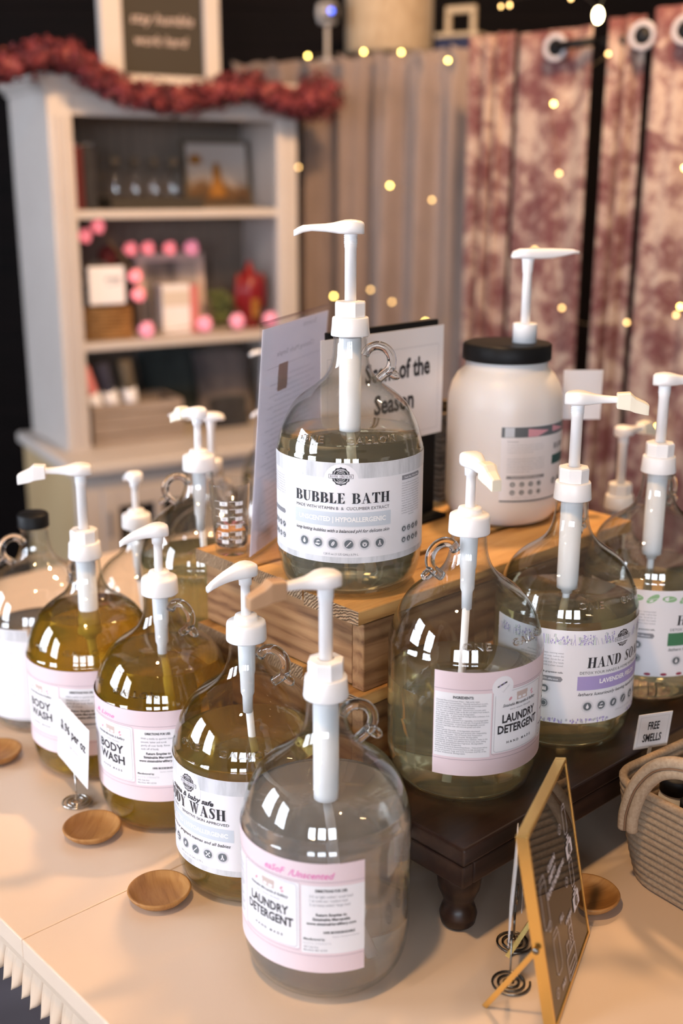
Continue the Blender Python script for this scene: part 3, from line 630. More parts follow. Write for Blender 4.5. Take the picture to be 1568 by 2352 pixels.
# ---------------------------------------------------------------- display table
PHI = math.radians(-47.3); E1 = Vector((math.cos(PHI), math.sin(PHI), 0)); E2 = Vector((-E1.y, E1.x, 0))
def TP(a, b, z=0.0, o=(-0.3422, 0.9903)): return Vector((o[0], o[1], 0)) + E1*a + E2*b + Vector((0, 0, z))
tb = thing('display_table', 'cream painted display table with carved leaf edge under all the jugs', 'table', (-0.3422, 0.9903, 0), PHI)
la, lb = -0.95, 0.95; wd = 1.15
mb = MB(); sx = 0.045
mb.box((la, 0, -0.022), (sx-0.00015, wd, 0)); mb.box((sx+0.00015, 0, -0.022), (lb, wd, 0))
mb.build('tabletop', M['table'], tb, 0.0014, seg=2)
mb = MB(); mb.box((la, 0.004, -0.034), (lb, 0.012, -0.0222)); mb.box((la, 0.012, -0.075), (lb, 0.03, -0.034))
n = int((lb-la)/0.0195)
for i in range(n):
    c = la + (i+.5)*0.0195; K = 12; rows = []
    for k in range(K+1):
        t = k/K; w = 0.0118*(1-t**3.2)**.62 + 0.0003; y = 0.011 - 0.004*math.sin(PI*t) - 0.014*t**2.4 - (i % 2)*.0012; z = -0.0335 - 0.038*t; row = []
        for j in range(9):
            q = (j-4)/4; row.append((c + w*q + .004*t*t, y + .0055*q*q*(1-.4*t) - .0012*math.cos(q*PI*3)*(1-t), z))
        row += [(c - w*q*.9 + .004*t*t, y + .009, z) for q in (-1+.25*m for m in range(9))]
        rows.append(row)
    mb.loft(rows)
mb.build('carved_moulding', M['table_side'], tb)
mb = MB(); mb.box((la+.05, 0.05, -0.14), (lb-.05, wd-.05, -0.0225)); mb.build('apron', M['table_side'], tb)
for q in ((la+.09, .09), (lb-.09, .09), (la+.09, wd-.09), (lb-.09, wd-.09)):
    MB().lathe([(.03, FZ), (.022, FZ+.1), (.035, FZ+.35), (.028, FZ+.5), (.04, -.142)], 20, T=Matrix.Translation((q[0], q[1], 0))).build('leg', M['table_side'], tb)

# ---------------------------------------------------------------- wooden crates
CE = (0.0191, 1.1025)
def crate(z1, h, label):
    c = thing('wooden_crate', label, 'crate', (CE[0], CE[1], z1-h), PHI, 'stacked pine crates')
    Lc, Wc = 0.49, 0.288; t = 0.016
    for a, b, ins in ((-Wc, -.192, .0), (-.184, -.098, .006), (-.086, 0, -.002)):
        mb = MB(); vs = [(a, ins, h-t), (b, ins, h-t), (b, Lc, h-t), (a, Lc, h-t), (a, ins, h), (b, ins, h), (b, Lc, h), (a, Lc, h)]
        mb.add(vs, [(0,3,2,1),(4,5,6,7),(1,2,6,5),(3,0,4,7)], 0); mb.add(vs, [(0,1,5,4),(2,3,7,6)], 1)
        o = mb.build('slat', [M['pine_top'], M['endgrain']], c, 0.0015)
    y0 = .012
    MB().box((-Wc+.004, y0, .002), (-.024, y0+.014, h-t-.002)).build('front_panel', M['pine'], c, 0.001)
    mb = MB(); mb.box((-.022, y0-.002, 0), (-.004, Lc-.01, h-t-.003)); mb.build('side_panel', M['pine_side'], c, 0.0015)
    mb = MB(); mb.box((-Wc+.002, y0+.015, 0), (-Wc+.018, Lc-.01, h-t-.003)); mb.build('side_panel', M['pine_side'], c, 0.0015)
    MB().box((-Wc+.02, Lc-.026, .002), (-.024, Lc-.012, h-t-.002)).build('back_panel', M['pine'], c)
    return c
crate(0.287, 0.095, 'top pine crate of the stack, under the bubble bath jug and white jar')
crate(0.1915, 0.095, 'middle pine crate of the stack, just below the top crate')
crate(0.096, 0.096, 'bottom pine crate of the stack, standing on the cream table')

# ---------------------------------------------------------------- dark riser
rs = thing('wooden_riser', 'low dark walnut riser with turned legs under the hand soap jugs', 'riser', (0.1154, 0.9385, 0), PHI)
RW, RL = 0.180, 0.80
MB().box((-RW, 0, .0925), (0, RL, .112)).build('riser_top', M['darkwood'], rs, 0.003, seg=3)
mb = MB(); mb.box((-RW+.001, .001, .068), (-.001, .016, .0923)); mb.box((-.016, .016, .068), (-.001, RL-.001, .0923)); mb.box((-RW+.001, .016, .068), (-RW+.016, RL-.001, .0923)); mb.build('riser_apron', M['darkwood'], rs, 0.002)
for a, b in ((-.034, .034), (-RW+.034, .034), (-.034, RL-.034), (-RW+.034, RL-.034)):
    MB().lathe([(.0, 0), (.014, 0), (.0175, .004), (.0190, .013), (.0165, .021), (.0145, .026), (.017, .033), (.021, .043), (.0225, .055), (.022, .0675)], 28, T=Matrix.Translation((a, b, 0))).build('leg', M['darkwood'], rs)

# ---------------------------------------------------------------- glass jugs
R0 = 0.079
OUT = [(.0, .003), (.045, .003), (.058, .0), (.066, .0025), (.072, .010), (.0762, .022), (.0783, .036), (.079, .050), (.079, .145), (.0776, .158), (.0745, .171), (.0690, .185), (.0610, .1985), (.0510, .2085), (.0400, .2165), (.0310, .2235), (.0250, .2310), (.0212, .2395), (.0190, .2490), (.0180, .2600), (.0178, .2680), (.0195, .2700), (.0198, .2735), (.0182, .2755), (.0178, .2820)]
def _cat(prof, sub):
    P = smooth_path([(r, 0, z) for r, z in prof], sub); return [(max(0.0, p.x), p.z) for p in P]
OUT_S = _cat(OUT[1:], 3)
OUT_S = [(0.0, .003)] + OUT_S
IN_S = [(max(0.0005, r-.0013 if z > .03 else r-.0016), z) for r, z in _cat(OUT[4:20], 3)]
IN_S = [(0.0, .0045), (.05, .0042), (.066, .0060)] + [p for p in IN_S if p[1] > .010] + [(.0160, .268), (.0160, .2820)]
def inner_r(z):
    for (r1, z1), (r2, z2) in zip(IN_S, IN_S[1:]):
        if z1 <= z <= z2 and z2 > z1: return r1 + (r2-r1)*(z-z1)/(z2-z1)
    return .0160
def outer_r(z):
    for (r1, z1), (r2, z2) in zip(OUT_S, OUT_S[1:]):
        if z1 <= z <= z2 and z2 > z1: return r1 + (r2-r1)*(z-z1)/(z2-z1)
    return .018
def glass_mesh():
    mb = MB(); prof = OUT_S + list(reversed(IN_S)); mb.lathe(prof, 96, caps=False); o = mb.build('glass_body', M['thin'], None, weld=True); return o
_g = glass_mesh(); GLASS_ME = _g.data; bpy.data.objects.remove(_g)
HP = [(.0150, 0, .2490), (.0185, 0, .2550), (.0240, 0, .2585), (.0300, 0, .2592), (.0375, 0, .2562), (.0428, 0, .2495), (.0440, 0, .2415), (.0415, 0, .2340), (.0360, 0, .2288), (.0300, 0, .2240)]
TAIL = [(.0410, 0, .2335), (.0450, 0, .2295), (.0490, 0, .2272), (.0525, 0, .2275)]
_mb = MB(); _mb.tube(smooth_path(HP, 5), 0.0050, 16); _mb.tube(smooth_path(TAIL, 4), [0.0050]*8 + [.0048, .0045, .0040, .0034, .0020], 14)
_h = _mb.build('handle', M['glass']); HANDLE_ME = _h.data; bpy.data.objects.remove(_h)
def emb_mesh(word, a0):
    F = MB()
    if True:
        vs, fs = text_geo(word, 0.0, 0, 1.15); k = .0115; out = []; bot = []
        for x, y in vs:
            z = .1700 + y*k*.85; r = outer_r(z); a = a0 + (x*k)/.066
            out.append(((r+.0007)*math.cos(a), (r+.0007)*math.sin(a), z)); bot.append(((r-.0012)*math.cos(a), (r-.0012)*math.sin(a), z))
        F.add(out, fs); n = len(vs); from collections import Counter
        ed = Counter(); dr = {}
        for f in fs:
            for i in range(len(f)):
                e = (f[i], f[(i+1) % len(f)]); kk = tuple(sorted(e)); ed[kk] += 1; dr[kk] = e
        side = [(dr[e][1], dr[e][0], dr[e][0]+n, dr[e][1]+n) for e, c in ed.items() if c == 1]
        F.add(out + bot, side)
    return F
EMB = []
for word, a0 in (('ONE', -.42), ('GALLON', .28)):
    _e = emb_mesh(word, a0).build('embossed_word', M['glass']); EMB.append(_e.data); bpy.data.objects.remove(_e)
def link(name, me, parent, rz=0.0):
    o = bpy.data.objects.new(name, me); COL.objects.link(o); o.parent = parent; o.rotation_euler = (0, 0, rz); return o
def se(hw, zt, zb, s, n=18, p=3.6):
    r = []; c, h = (zt+zb)/2, (zt-zb)/2
    for j in range(n):
        a = 2*PI*j/n; ca, sa = math.cos(a), math.sin(a)
        r.append((s, hw*math.copysign(abs(ca)**(2/p), ca), c + h*math.copysign(abs(sa)**(2/p), sa)))
    return r
HEADS = {
 'A': [(-.0140, .0025, .010, .0005), (-.0132, .0060, .0120, 0), (-.0105, .0100, .0136, 0), (-.005, .0128, .0146, 0), (0, .0136, .0150, 0), (.006, .0125, .0146, 0), (.012, .0095, .0132, .0004), (.018, .0068, .0118, .0012), (.026, .0050, .0108, .0022), (.040, .0044, .0100, .0030), (.049, .0040, .0092, .0015), (.054, .0036, .0070, -.0008), (.0585, .0030, .0042, -.0022)],
 'B': [(-.0125, .0025, .010, .0015), (-.0118, .0055, .0122, .0002), (-.009, .0090, .0140, 0), (-.004, .0112, .0152, 0), (.002, .0112, .0152, 0), (.008, .0095, .0140, 0), (.014, .0075, .0120, -.0006), (.022, .0058, .0090, -.0018), (.030, .0046, .0052, -.0040), (.037, .0038, .0010, -.0066), (.042, .0030, -.0030, -.0090)],
 'C': [(-.021, .004, .0035, .0005), (-.018, .009, .0085, .0), (-.010, .0115, .0115, 0), (.0, .0118, .0118, -.0005), (.015, .0100, .0118, -.001), (.03, .0078, .0118, -.0003), (.045, .0062, .0112, .0025), (.056, .005, .0108, .0050), (.064, .0042, .0085, .0052)],
}
def cap_ring(s, hw, zt, zb): return [(s, -hw, zb), (s, hw, zb), (s, hw, zt), (s, hw*.6, zt+.0012), (s, -hw*.6, zt+.0012), (s, -hw, zt)]
TIPS = {'tip': [(.040, .0078, .0125, -.0022), (.0535, .0078, .0135, -.0040), (.0590, .0070, .0085, -.0062), (.0700, .0058, .0035, -.0085), (.0735, .0052, .0010, -.0090)],
        'tipB': [(.026, .0072, .0105, -.0050), (.036, .0074, .0095, -.0072), (.041, .0062, .004, -.0090), (.051, .0052, -.002, -.0125)]}
def pump_parts(root, kind, yaw, z0=0.0, dx=(0, 0), stroke=1.0, tip=None, tipm='white', tube=True, chamber=None, lean=0.0):
    T = Matrix.Translation((dx[0], dx[1], z0)); J = {}
    if kind == 'A':
        mb = MB(); mb.lathe([(.0160, .2705), (.0204, .2705), (.0206, .2715), (.0197, .2800), (.0191, .2885), (.0185, .2897), (.0155, .2900)], 48, T=T)
        mb.lathe([(.0150, .2898), (.0166, .2902), (.0168, .2915), (.0168, .3040), (.0160, .3058), (.0080, .3066), (.0072, .3050)], 8, smooth=False, T=T, a0=.3)
        st = [(.0062, .300), (.0062, .3600), (.0066, .3605), (.0066, .3640)] + [(x, .3642+.0018*i+d) for i in range(5) for x, d in ((.0066, 0), (.0074, .0006), (.0066, .0012))] + [(.0070, .3745)]
        zh = .3735
    elif kind == 'B':
        mb = MB(); mb.lathe([(.0160, .2660), (.0206, .2660), (.0208, .2672), (.0203, .2820), (.0197, .2845), (.0180, .2856), (.0125, .2860), (.0120, .2900), (.0112, .2920), (.0060, .2926)], 48, T=T)
        st = [(.0050, .285), (.0048, .3150), (.0048, .3240), (.0064, .3245), (.0068, .3350)]; zh = .3325
    else:
        mb = MB(); mb.lathe([(.008, 0), (.0152, 0), (.0152, .0225), (.0148, .0240), (.006, .0243)], 40, T=T)
        st = [(.0060, .02), (.0055, .085), (.0062, .088), (.0072, .100), (.0085, .106)]; zh = .1045
    col_ = mb.build('pump_collar', M['white'], root)
    zb = st[0][1]; st = [(r, zb + (z-zb)*stroke) for r, z in st]; zh = zb + (zh-zb)*stroke
    MB().lathe(st, 24, T=T).build('pump_stem', M['white'], col_)
    HT = T @ Matrix.Translation((0, 0, zh)) @ rotz(yaw)
    MB().loft([se(w, a, b, s_) for s_, w, a, b in HEADS[kind]], T=HT).build('pump_head', M['white'], col_)
    if tip: MB().loft([cap_ring(s_, w, a, b) for s_, w, a, b in TIPS[tip]], smooth=False, T=HT).build('nozzle_cap', M[tipm], col_, 0.0008)
    if tube:
        ch = chamber or ((.0118, .168) if kind == 'A' else (.0085, .205))
        r, zl = ch; mb = MB()
        if kind == 'A': mb.lathe([(.004, zl-.006), (.0060, zl-.006), (.0065, zl), (r*.97, zl), (r*.97, zl+.006), (r, zl+.008), (r, .268), (.006, .268)], 32, T=T)
        else: mb.lathe([(.003, zl-.020), (.0052, zl-.020), (.0056, zl-.002), (.0072, zl+.002), (.0076, zl+.022), (r, zl+.026), (r*1.08, .268), (.004, .268)], 32, T=T)
        mb.build('pump_cylinder', M['natural'], col_)
        bx, by = math.cos(lean)*.03, math.sin(lean)*.03
        MB().tube([(dx[0], dx[1], z0+zl), (dx[0]+bx*.2, dx[1]+by*.2, z0+zl*.6), (dx[0]+bx, dx[1]+by, max(.014, z0+.014))], .0040, 12).build('dip_tube', M['natural'], col_)
    return col_
def jug(label, x, y, zb, level, liq, hand, pump, yaw, flat=None, laz=0.0, lz=0.0, emb=None, cap=False, slim=1.0, zs=1.0, group='gallon glass jugs', **kw):
    t = thing('glass_jug', label, 'jug', (x, y, zb), 0, group)
    link('glass_body', GLASS_ME, t).scale = (slim, slim, zs); link('handle', HANDLE_ME, t, math.radians(hand)).scale = (slim, slim, zs)
    if emb is not None:
        for me in EMB: link('embossed_word', me, t, math.radians(emb))
    if level:
        prof = [(0, .0042), (.05, .0039)] + [(r+.0004, z) for r, z in IN_S[2:] if z < level-.0005]
        prof += [(inner_r(level)+.0004, level), (0, level)]
        MB().lathe(prof, 96, caps=False).build('liquid', M[liq], t, weld=True).scale = (slim, slim, zs)
    if pump: pump_parts(t, pump, math.radians(yaw), **kw)
    if cap:
        MB().lathe([(.0150, .2715), (.0205, .2715), (.0208, .2725)] + [(.0206, .2735), (.0206, .287), (.0190, .2895), (0, .2895)], 40, caps=False).build('screw_cap', M['black'], t)
    if flat is not None:
        az = math.atan2(-y, -x) + math.radians(laz)
        flat.to_cylinder(R0, az, lz).build('label', LMATS, t)
    return t
LZ_R, LZ_M = .0445, .0395
jug('topmost glass jug labelled bubble bath, on the wooden crate', .0089, 1.2043, .2872, .169, 'liq_pale', 3, 'A', 180, rustic('bubble'), -6.5, LZ_R, emb=250, lean=1.0)
jug('nearest clear glass jug labelled laundry detergent with pink handwriting', -.0136, .9378, .0002, .1685, 'liq_grey', 14, 'A', 207, mercantile(('LAUNDRY', 'DETERGENT'), ('eaSoF  /Unscented', 31, 6.5, 66)), -41, LZ_M, tip='tip', tipm='refraction_tan_cap')
jug('glass jug with mama and baby safe body wash label, golden liquid', -.0963, 1.0803, .0002, .157, 'liq_gold', -22, 'B', 212, rustic('mama'), -51, .0405, emb=235)
jug('glass jug of amber body wash with a pink label and handwriting', -.2049, 1.2151, .0002, .1925, 'liq_amber', -32, 'B', 196, mercantile(('BODY', 'WASH'), ("& Lime", -8, 5, 34), laundry=False), -51, .0470, emb=215)
jug('glass jug of amber body wash behind the price card', -.3135, 1.3297, .0002, .2025, 'liq_amber', 128, 'A', 187, mercantile(('BODY', 'WASH'), laundry=False), -55, .0425, emb=240, tip='tip')
def plainlabel():
    F = Flat(LM); F.rect(-62, 0, 62, 128, 'paper', 0, 2.6)
    F.rect(-62, 112, 62, 127, 'washed', 1, 3)
    for i in range(22): F.text(ING[i % len(ING)][:40 + (i*7) % 20], -58, 96 - i*3.4, 1.6, 'ink_light', 2, align='l', width=100)
    F.rect(-62, 1, 62, 3, 'ink_light', 1, 3); return F
jug('glass jug with black screw cap at the left edge', -.4094, 1.4555, .0002, .1275, 'liq_grey', 205, None, 0, plainlabel(), -58, .026, cap=True)
jug('glass laundry detergent jug on the riser with white ingredients label', .1269, 1.086, .1122, .117, 'liq_soap', 205, 'B', 292, mercantile(('LAUNDRY', 'DETERGENT'), sticker=True), 45, LZ_M, emb=285, tip='tipB', tipm='cream_cap', lean=4.2)
jug('glass hand soap jug with lavender label on the riser', .2506, 1.1974, .1122, .156, 'liq_soap', 62, 'A', -8, rustic('lavender'), 51, .0405, emb=292, tip='tip', tipm='cream_cap', lean=2.0)
jug('glass hand soap jug with green leaf label at the right edge', .3759, 1.3186, .1122, .149, 'liq_pale', 48, 'A', -3, rustic('holly'), 58, .041, lean=1.5)
jug('nearly empty smaller clear glass jug behind the two amber jugs', -.2916, 1.560, .0002, .03, 'liq_water', 60, 'B', 120, slim=.84, zs=.9, z0=-.0268)
jug('glass jug of olive liquid beside the measuring glass', -.1826, 1.4211, .0922, .150, 'liq_olive', 196, 'B', 135, tip='tipB', tipm='cream_cap')
pb = MB().box((-.06, -.06, 0), (.06, .06, .092)).build('pine_block', M['pine'], None, .002); pb.location = (-.1826, 1.4211, 0); pb.rotation_euler = (0, 0, PHI); tag(pb, 'pine block raising the olive jug behind the crates', 'block')
jug('glass jug whose long flat lever shows behind the olive jug pump', -.200, 1.72, .0002, .10, 'liq_water', 60, 'C', 180, z0=.2757, stroke=.78, tube=False)
jug('back right glass jug beyond the riser, its pump turned away', .392, 1.556, .0002, .15, 'liq_water', 60, 'A', 42, tip='tip', tipm='cream_cap')
jug('glass jug behind the clear sign holder, only its low nozzle showing', -.113, 1.93, .0002, .15, 'liq_pale', 60, 'B', 188)
jug('glass jug furthest behind the clear sign holder, taller nozzle showing', -.119, 2.20, .0002, .15, 'liq_pale', 60, 'A', 190, stroke=1.25)

# ---------------------------------------------------------------- big plastic jar with pump
jx, jy, jz = .2110, 1.4600, .2872
jr = thing('plastic_jar', 'white plastic jar with black lid and pump on the crate', 'jar', (jx, jy, jz))
MB().lathe([(0, .001), (.055, .001), (.066, .006), (.0725, .017), (.0740, .030), (.0740, .150), (.0732, .162), (.0690, .178), (.0620, .190), (.0545, .197), (.0525, .200), (.0525, .2180), (0, .2180)], 72, caps=False).build('jar_body', mat('translucent_white_plastic', (0.80, 0.77, 0.76), 0.35, sss=0.25), jr)
MB().lathe([(.050, .2085), (.0560, .2085), (.0566, .2100), (.0562, .2270), (.0545, .2290), (.050, .2295), (0, .2295)], 60, caps=False).build('jar_lid', M['black'], jr)
pump_parts(jr, 'C', math.radians(4), .2297, (.021, -.003), tube=False)
F = Flat(LM); F.rect(-62, 0, 62, 97, 'paper', 0, 2.6); F.rect(-62, 83, 62, 96, 'slate', 1, 3); [F.poly([(-42+i*3.4, 83.5+max(0, i-8)*1.2), (-38.6+i*3.4, 83.5+max(0, i-7)*1.2), (-38.6+i*3.4, 95-i*.4), (-42+i*3.4, 95-(i-1)*.4)], 'rose_ink', 2) for i in range(4, 13)]; F.rect(-58, 83.5, -46, 95.5, 'bluegrey', 2, 3); [F.poly([(10+i*3.4, 95-i*.8), (13.4+i*3.4, 94.2-i*.8), (13.4+i*3.4, 86), (10+i*3.4, 88)], 'rose_ink', 2) for i in range(8)]
F.rect(-62, .2, 62, 2.2, 'slate', 1, 3); F.text('Directions:', -54, 77, 2.2, 'ink_grey', 2, align='l')
for i, (t, w) in enumerate((('Wet hair with warm water, apply a small amount', 48), ('to palms and work gently through the hair', 50), ('from root to end. Rinse thoroughly and', 48), ('repeat as needed.', 34))): F.text(t, -54, 73 - i*3.2, 1.7, 'ink_light', 2, align='l', width=w)
for i in range(6): F.text(ING[i][:46], -54, 55 - i*3.3, 1.7, 'ink_light', 2, .01, align='l', width=52 if i < 5 else 30)
F.rect(-54, 30, -2, 34, 'ink_grey', 2, 3); F.text('The RUSTIC STRENGTH difference', -28, 31.2, 1.8, 'paper', 3, .02, width=40)
for rI in range(2):
    for i in range(4): icon(F, -46 + i*12, 23 - rI*10.5, 2.9, (ICONS + ['paw', 'sun'])[rI*4+i])
F.text('Rustic Strength - Mansfield, MO 65704', -30, 5, 1.6, 'ink_light', 2, width=34)
F.rect(12, 44, 62, 56, 'teal', 2, 3); serif(F, 'HAND SOAP', 40, 64, 7, 'ink', 50)
for i in range(3): icon(F, 18 + i*14, 22, 4, ICONS[i])
F.to_cylinder(.0742, math.atan2(-jy, -jx) + math.radians(46), .038).build('label', LMATS, jr)

# ---------------------------------------------------------------- acrylic sign holder (seen from behind)
d_ = Vector((.323, .946, 0)).normalized(); n_ = Vector((d_.y, -d_.x, 0))          # along the sheet, and towards the bubble bath jug
B0 = Vector((-.1075, 1.2620, .2895)); up_ = (n_*.022 + Vector((0, 0, .274))); Hs = up_.length; upn = up_.normalized(); nn_ = d_.cross(upn).normalized(); 
if nn_.dot(n_) < 0: nn_ = -nn_
ah = thing('sign_holder', 'clear acrylic sign holder with a printed page on the crate', 'sign holder', B0)
def slab(mb, o, a, b, th, nrm, mi=0):
    vs = [o, o+a, o+a+b, o+b]; vs = [v - nrm*th/2 for v in vs] + [v + nrm*th/2 for v in vs]
    return mb.add(vs, [(3,2,1,0),(4,5,6,7),(0,1,5,4),(1,2,6,5),(2,3,7,6),(3,0,4,7)], mi)
Z0 = Vector((0, 0, 0)); Ws = .218
mb = MB(); slab(mb, Z0 + nn_*.0022, d_*Ws, upn*(Hs-.006), .0022, nn_); slab(mb, Z0 - nn_*.0022, d_*Ws, upn*Hs, .0022, nn_); slab(mb, upn*(Hs+.0008), d_*Ws, nn_*.0001 + nn_*.004, .0018, upn)
slab(mb, n_*.002 + Vector((0, 0, -.0009)), d_*Ws, n_*.062, .0024, Vector((0, 0, 1)))
mb.build('acrylic_holder', M['acrylic'], ah, weld=False)
mb = MB(); slab(mb, d_*.002 + upn*.003, d_*(Ws-.004), upn*(Hs-.010), .0006, nn_); mb.build('printed_page', M['thinpaper'], ah)
F = Flat(LM)
F.text('Cleaning Made Simple', 108, 232, 6, 'ink_light', 1, mirror=True, width=120); F.text('Scents', 150, 258, 6, 'ink_light', 1, mirror=True, width=46); F.rect(20, 220, 190, 220.5, 'ink_light', 1)
for i in range(30): F.text(ING[i % len(ING)], 105, 206 - i*6.6, 2.4, 'ink_light', 1, mirror=True, width=110 + (i*37) % 70)
F.rect(55, 190, 85, 222, 'tan_ink', 1)
F.to_plane(d_*0 + nn_*.0004, d_, upn, .00012).build('faint_lettering', LMATS, ah)

# ---------------------------------------------------------------- scent sign: black stand with a taped page
sd = Vector((.693, .721, 0)).normalized(); sn = Vector((sd.y, -sd.x, 0)); S0 = Vector((.1205 - .2*sd.x, 1.466 - .2*sd.y, .2872))
ss = thing('sign_stand', 'black tabletop sign stand with a scent of the season page', 'sign stand', S0)
mb = MB(); slab(mb, Z0, sd*.2, Vector((0, 0, .258)), .006, sn); slab(mb, sn*(-.045) + Vector((0, 0, .003)), sd*.2, sn*.07, .006, Vector((0, 0, 1))); mb.build('black_stand', M['black'], ss, .001)
po = sd*(-.016) + sn*.007 + Vector((0, 0, .112))
mb = MB(); slab(mb, po, sd*.222, Vector((0, 0, .139)), .0008, sn); mb.build('paper_page', M['paper'], ss)
F = Flat(LM); F.line([(10, 8), (212, 8), (212, 116), (10, 116)], .5, 'ink_light', 1, True)
F.text('Scent of the', 135, 80, 23, 'ink', 1, .03, width=121); F.text('Season', 128, 40, 23, 'ink', 1, .03, width=74); F.text('Limited time only!', 113, 22, 6, 'ink_grey', 1, 0, .3, width=74); F.line([(58, 4), (176, 5)], .6, 'ink_grey', 1); F.text('w/', 143, 6, 9, 'ink', 1, .02, .3); F.line([(146, 5), (160, 24)], .8, 'ink_grey', 1)
F.to_plane(po + sn*.0005, sd, Vector((0, 0, 1)), .00015).build('lettering', LMATS, ss)

# woven box beside the jar
wb = thing('woven_basket', 'dark woven basket between the scent sign and the white jar', 'basket', (.148, 1.580, .2872), PHI)
mb = MB()
for k in range(16): 
    z = .006 + k*.0077; mb.tube([(-.035, -.05, z), (.035, -.05, z), (.035, .03, z), (-.035, .03, z)], .0046, 6, closed=True)
mb.box((-.034, -.049, 0), (.034, .029, .003)); mb.build('woven_sides', M['darkwicker'], wb)

# ---------------------------------------------------------------- measuring glass
mg = thing('measuring_glass', 'small measuring glass with a little liquid on the crate corner', 'glass', (-.1310, 1.2985, .2872))
MB().lathe([(0, .0005), (.0175, .0005), (.0190, .002), (.0200, .012), (.0250, .086), (.0252, .0872), (.0240, .0872), (.0186, .013), (.0165, .010), (0, .0098)], 56, caps=False).build('glass_cup', M['thin'], mg, weld=True)
MB().lathe([(0, .0094), (.0168, .0096), (.0190, .0130), (.0204, .0330), (0, .0330)], 48, caps=False).build('liquid', mat('peach_liquid', (0.95, 0.78, 0.62), 0, trans=1, ior=1.33), mg, weld=True)
F = Flat(LM)
for az_, seq in ((30, ('3', '2 1/2', '2', '1 1/2', '1', '1/2')), (-14, ('90', '75', '60', '45', '30', '15'))):
    for i, t in enumerate(seq):
        v = 66 - i*9.4; u0 = az_*.4
        F.rect(u0-4.4, v-2.4, u0+4.4, v+2.4, 'white', 1, 2); F.text(t, u0, v-1.5, 3.0, 'ink_grey', 2); F.rect(u0-11, v+2.5, u0-4.4, v+3.0, 'white', 1, 2)
mb = MB()
for pts, fs, m_, ly in F.items:
    vs = []
    for u, v in pts:
        z = v*1e-3; r = .0200 + (z-.012)*.0676 + .0003 + ly*.0001; a = -PI/2 + u*1e-3/.0225; vs.append((r*math.cos(a), r*math.sin(a), z))
    mb.add(vs, fs, LM.index(m_))
mb.build('scale_marking', LMATS, mg)

# ---------------------------------------------------------------- bamboo dishes
def dish(label, x, y, rz):
    o = MB().lathe([(0, .0012), (.016, .0012), (.0185, 0), (.0200, .0006), (.0270, .0040), (.0318, .0095), (.0328, .0122), (.0318, .0134), (.0302, .0130), (.0270, .0092), (.0200, .0062), (.010, .0052), (0, .0050)], 56, caps=False).build('bamboo_dish', M['bamboo'], None, weld=True)
    o.location = (x, y, .0002); o.rotation_euler = (0, 0, rz); return tag(o, label, 'dish', 'round bamboo tester dishes')
dish('round bamboo dish nearest the front, crossing the table seam', -.1868, 1.0240, 1.9)
dish('round bamboo dish between the price card and the pink-labelled amber jug', -.2815, 1.1440, 1.4)
dish('round bamboo dish cut off by the left edge of the photo', -.4420, 1.3215, 1.1)
dish('round bamboo dish half hidden behind the gold-framed sign', .2535, 1.0190, .3)

# ---------------------------------------------------------------- wire card holders
def spiral(mb, R_b, turns, r, z=.0016, start=0.0):
    n = int(turns*26); mb.tube([((.003 + (R_b-.003)*i/n)*math.cos(start+2*PI*turns*i/n), (.003 + (R_b-.003)*i/n)*math.sin(start+2*PI*turns*i/n), z + .0002) for i in range(n+1)], r, 8)
def card_holder(label, x, y, h, card_o, card_a, card_b, lines, wire='chrome'):
    t = thing('card_holder', label, 'card holder', (x, y, 0)); mb = MB(); spiral(mb, .0188, 3.0, .0011)
    mb.tube([(.003, 0, .0016), (.001, 0, .004), (0, 0, .010), (0, 0, h)], .0009, 8)
    a = Vector(card_a).normalized(); 
    mb.tube([Vector((0, 0, h)) + a*(.006*math.sin(q)) + Vector((0, 0, .010 - .010*math.cos(q))) + a.cross(Vector((0, 0, 1)))*.0014 for q in [2*PI*i/20*1.05 for i in range(21)]], .0009, 8)
    mb.build('wire_stand', M[wire], t)
    if card_o is not None:
        ca, cb = Vector(card_a), Vector(card_b); nr = ca.cross(cb).normalized(); mb = MB(); slab(mb, Vector(card_o), ca, cb, .0005, nr); c = mb.build('price_card', M['paper_bright'], t)
        if lines:
            F = Flat(LM); L = ca.length*1e3; Hc = cb.length*1e3
            for s_, v, hh, m_, bo, w in lines: F.text(s_, L*.5, v*Hc, hh, m_, 1, bo, width=w)
            F.to_plane(Vector(card_o) + nr*.0003, ca.normalized(), cb.normalized(), .00012).build('lettering', LMATS, c)
    return t
card_holder('spiral wire holder with a price per ounce card before amber jugs', -.3152, 1.2145, .052, (-.0270, .0330, .046), (.052, -.076, -.004), (.006, 0, .074), [('$.96 per oz', .56, 11, 'ink', .03, 76), ('body wash', .36, 5, 'ink_light', 0, 36)])
card_holder('spiral wire holder behind the gold-framed sign, nearest the table front', .1564, .8951, .055, (-.0050, -.012, .048), (.010, .062, .004), (.004, 0, .085), None, 'steel')
card_holder('spiral wire holder beside the riser foot behind the gold-framed sign', .1685, .9537, .045, (.004, -.012, .042), (.018, .050, 0), (.0, 0, .060), None, 'steel')
card_holder('spiral wire holder with blank card behind the white jar', .312, 1.492, .12, None, (1, 0, 0), (0, 0, 1), None, 'steel').location.z = .2872
t_ = bpy.data.objects[-1] if False else None
bc = [o for o in COL.objects if o.get('label', '').startswith('spiral wire holder with blank')][0]
mb = MB(); slab(mb, Vector((-.020, .004, .122)), Vector((.052, .002, 0)), Vector((0, 0, .066)), .0006, Vector((0, -1, 0))); mb.build('price_card', M['paper'], bc)

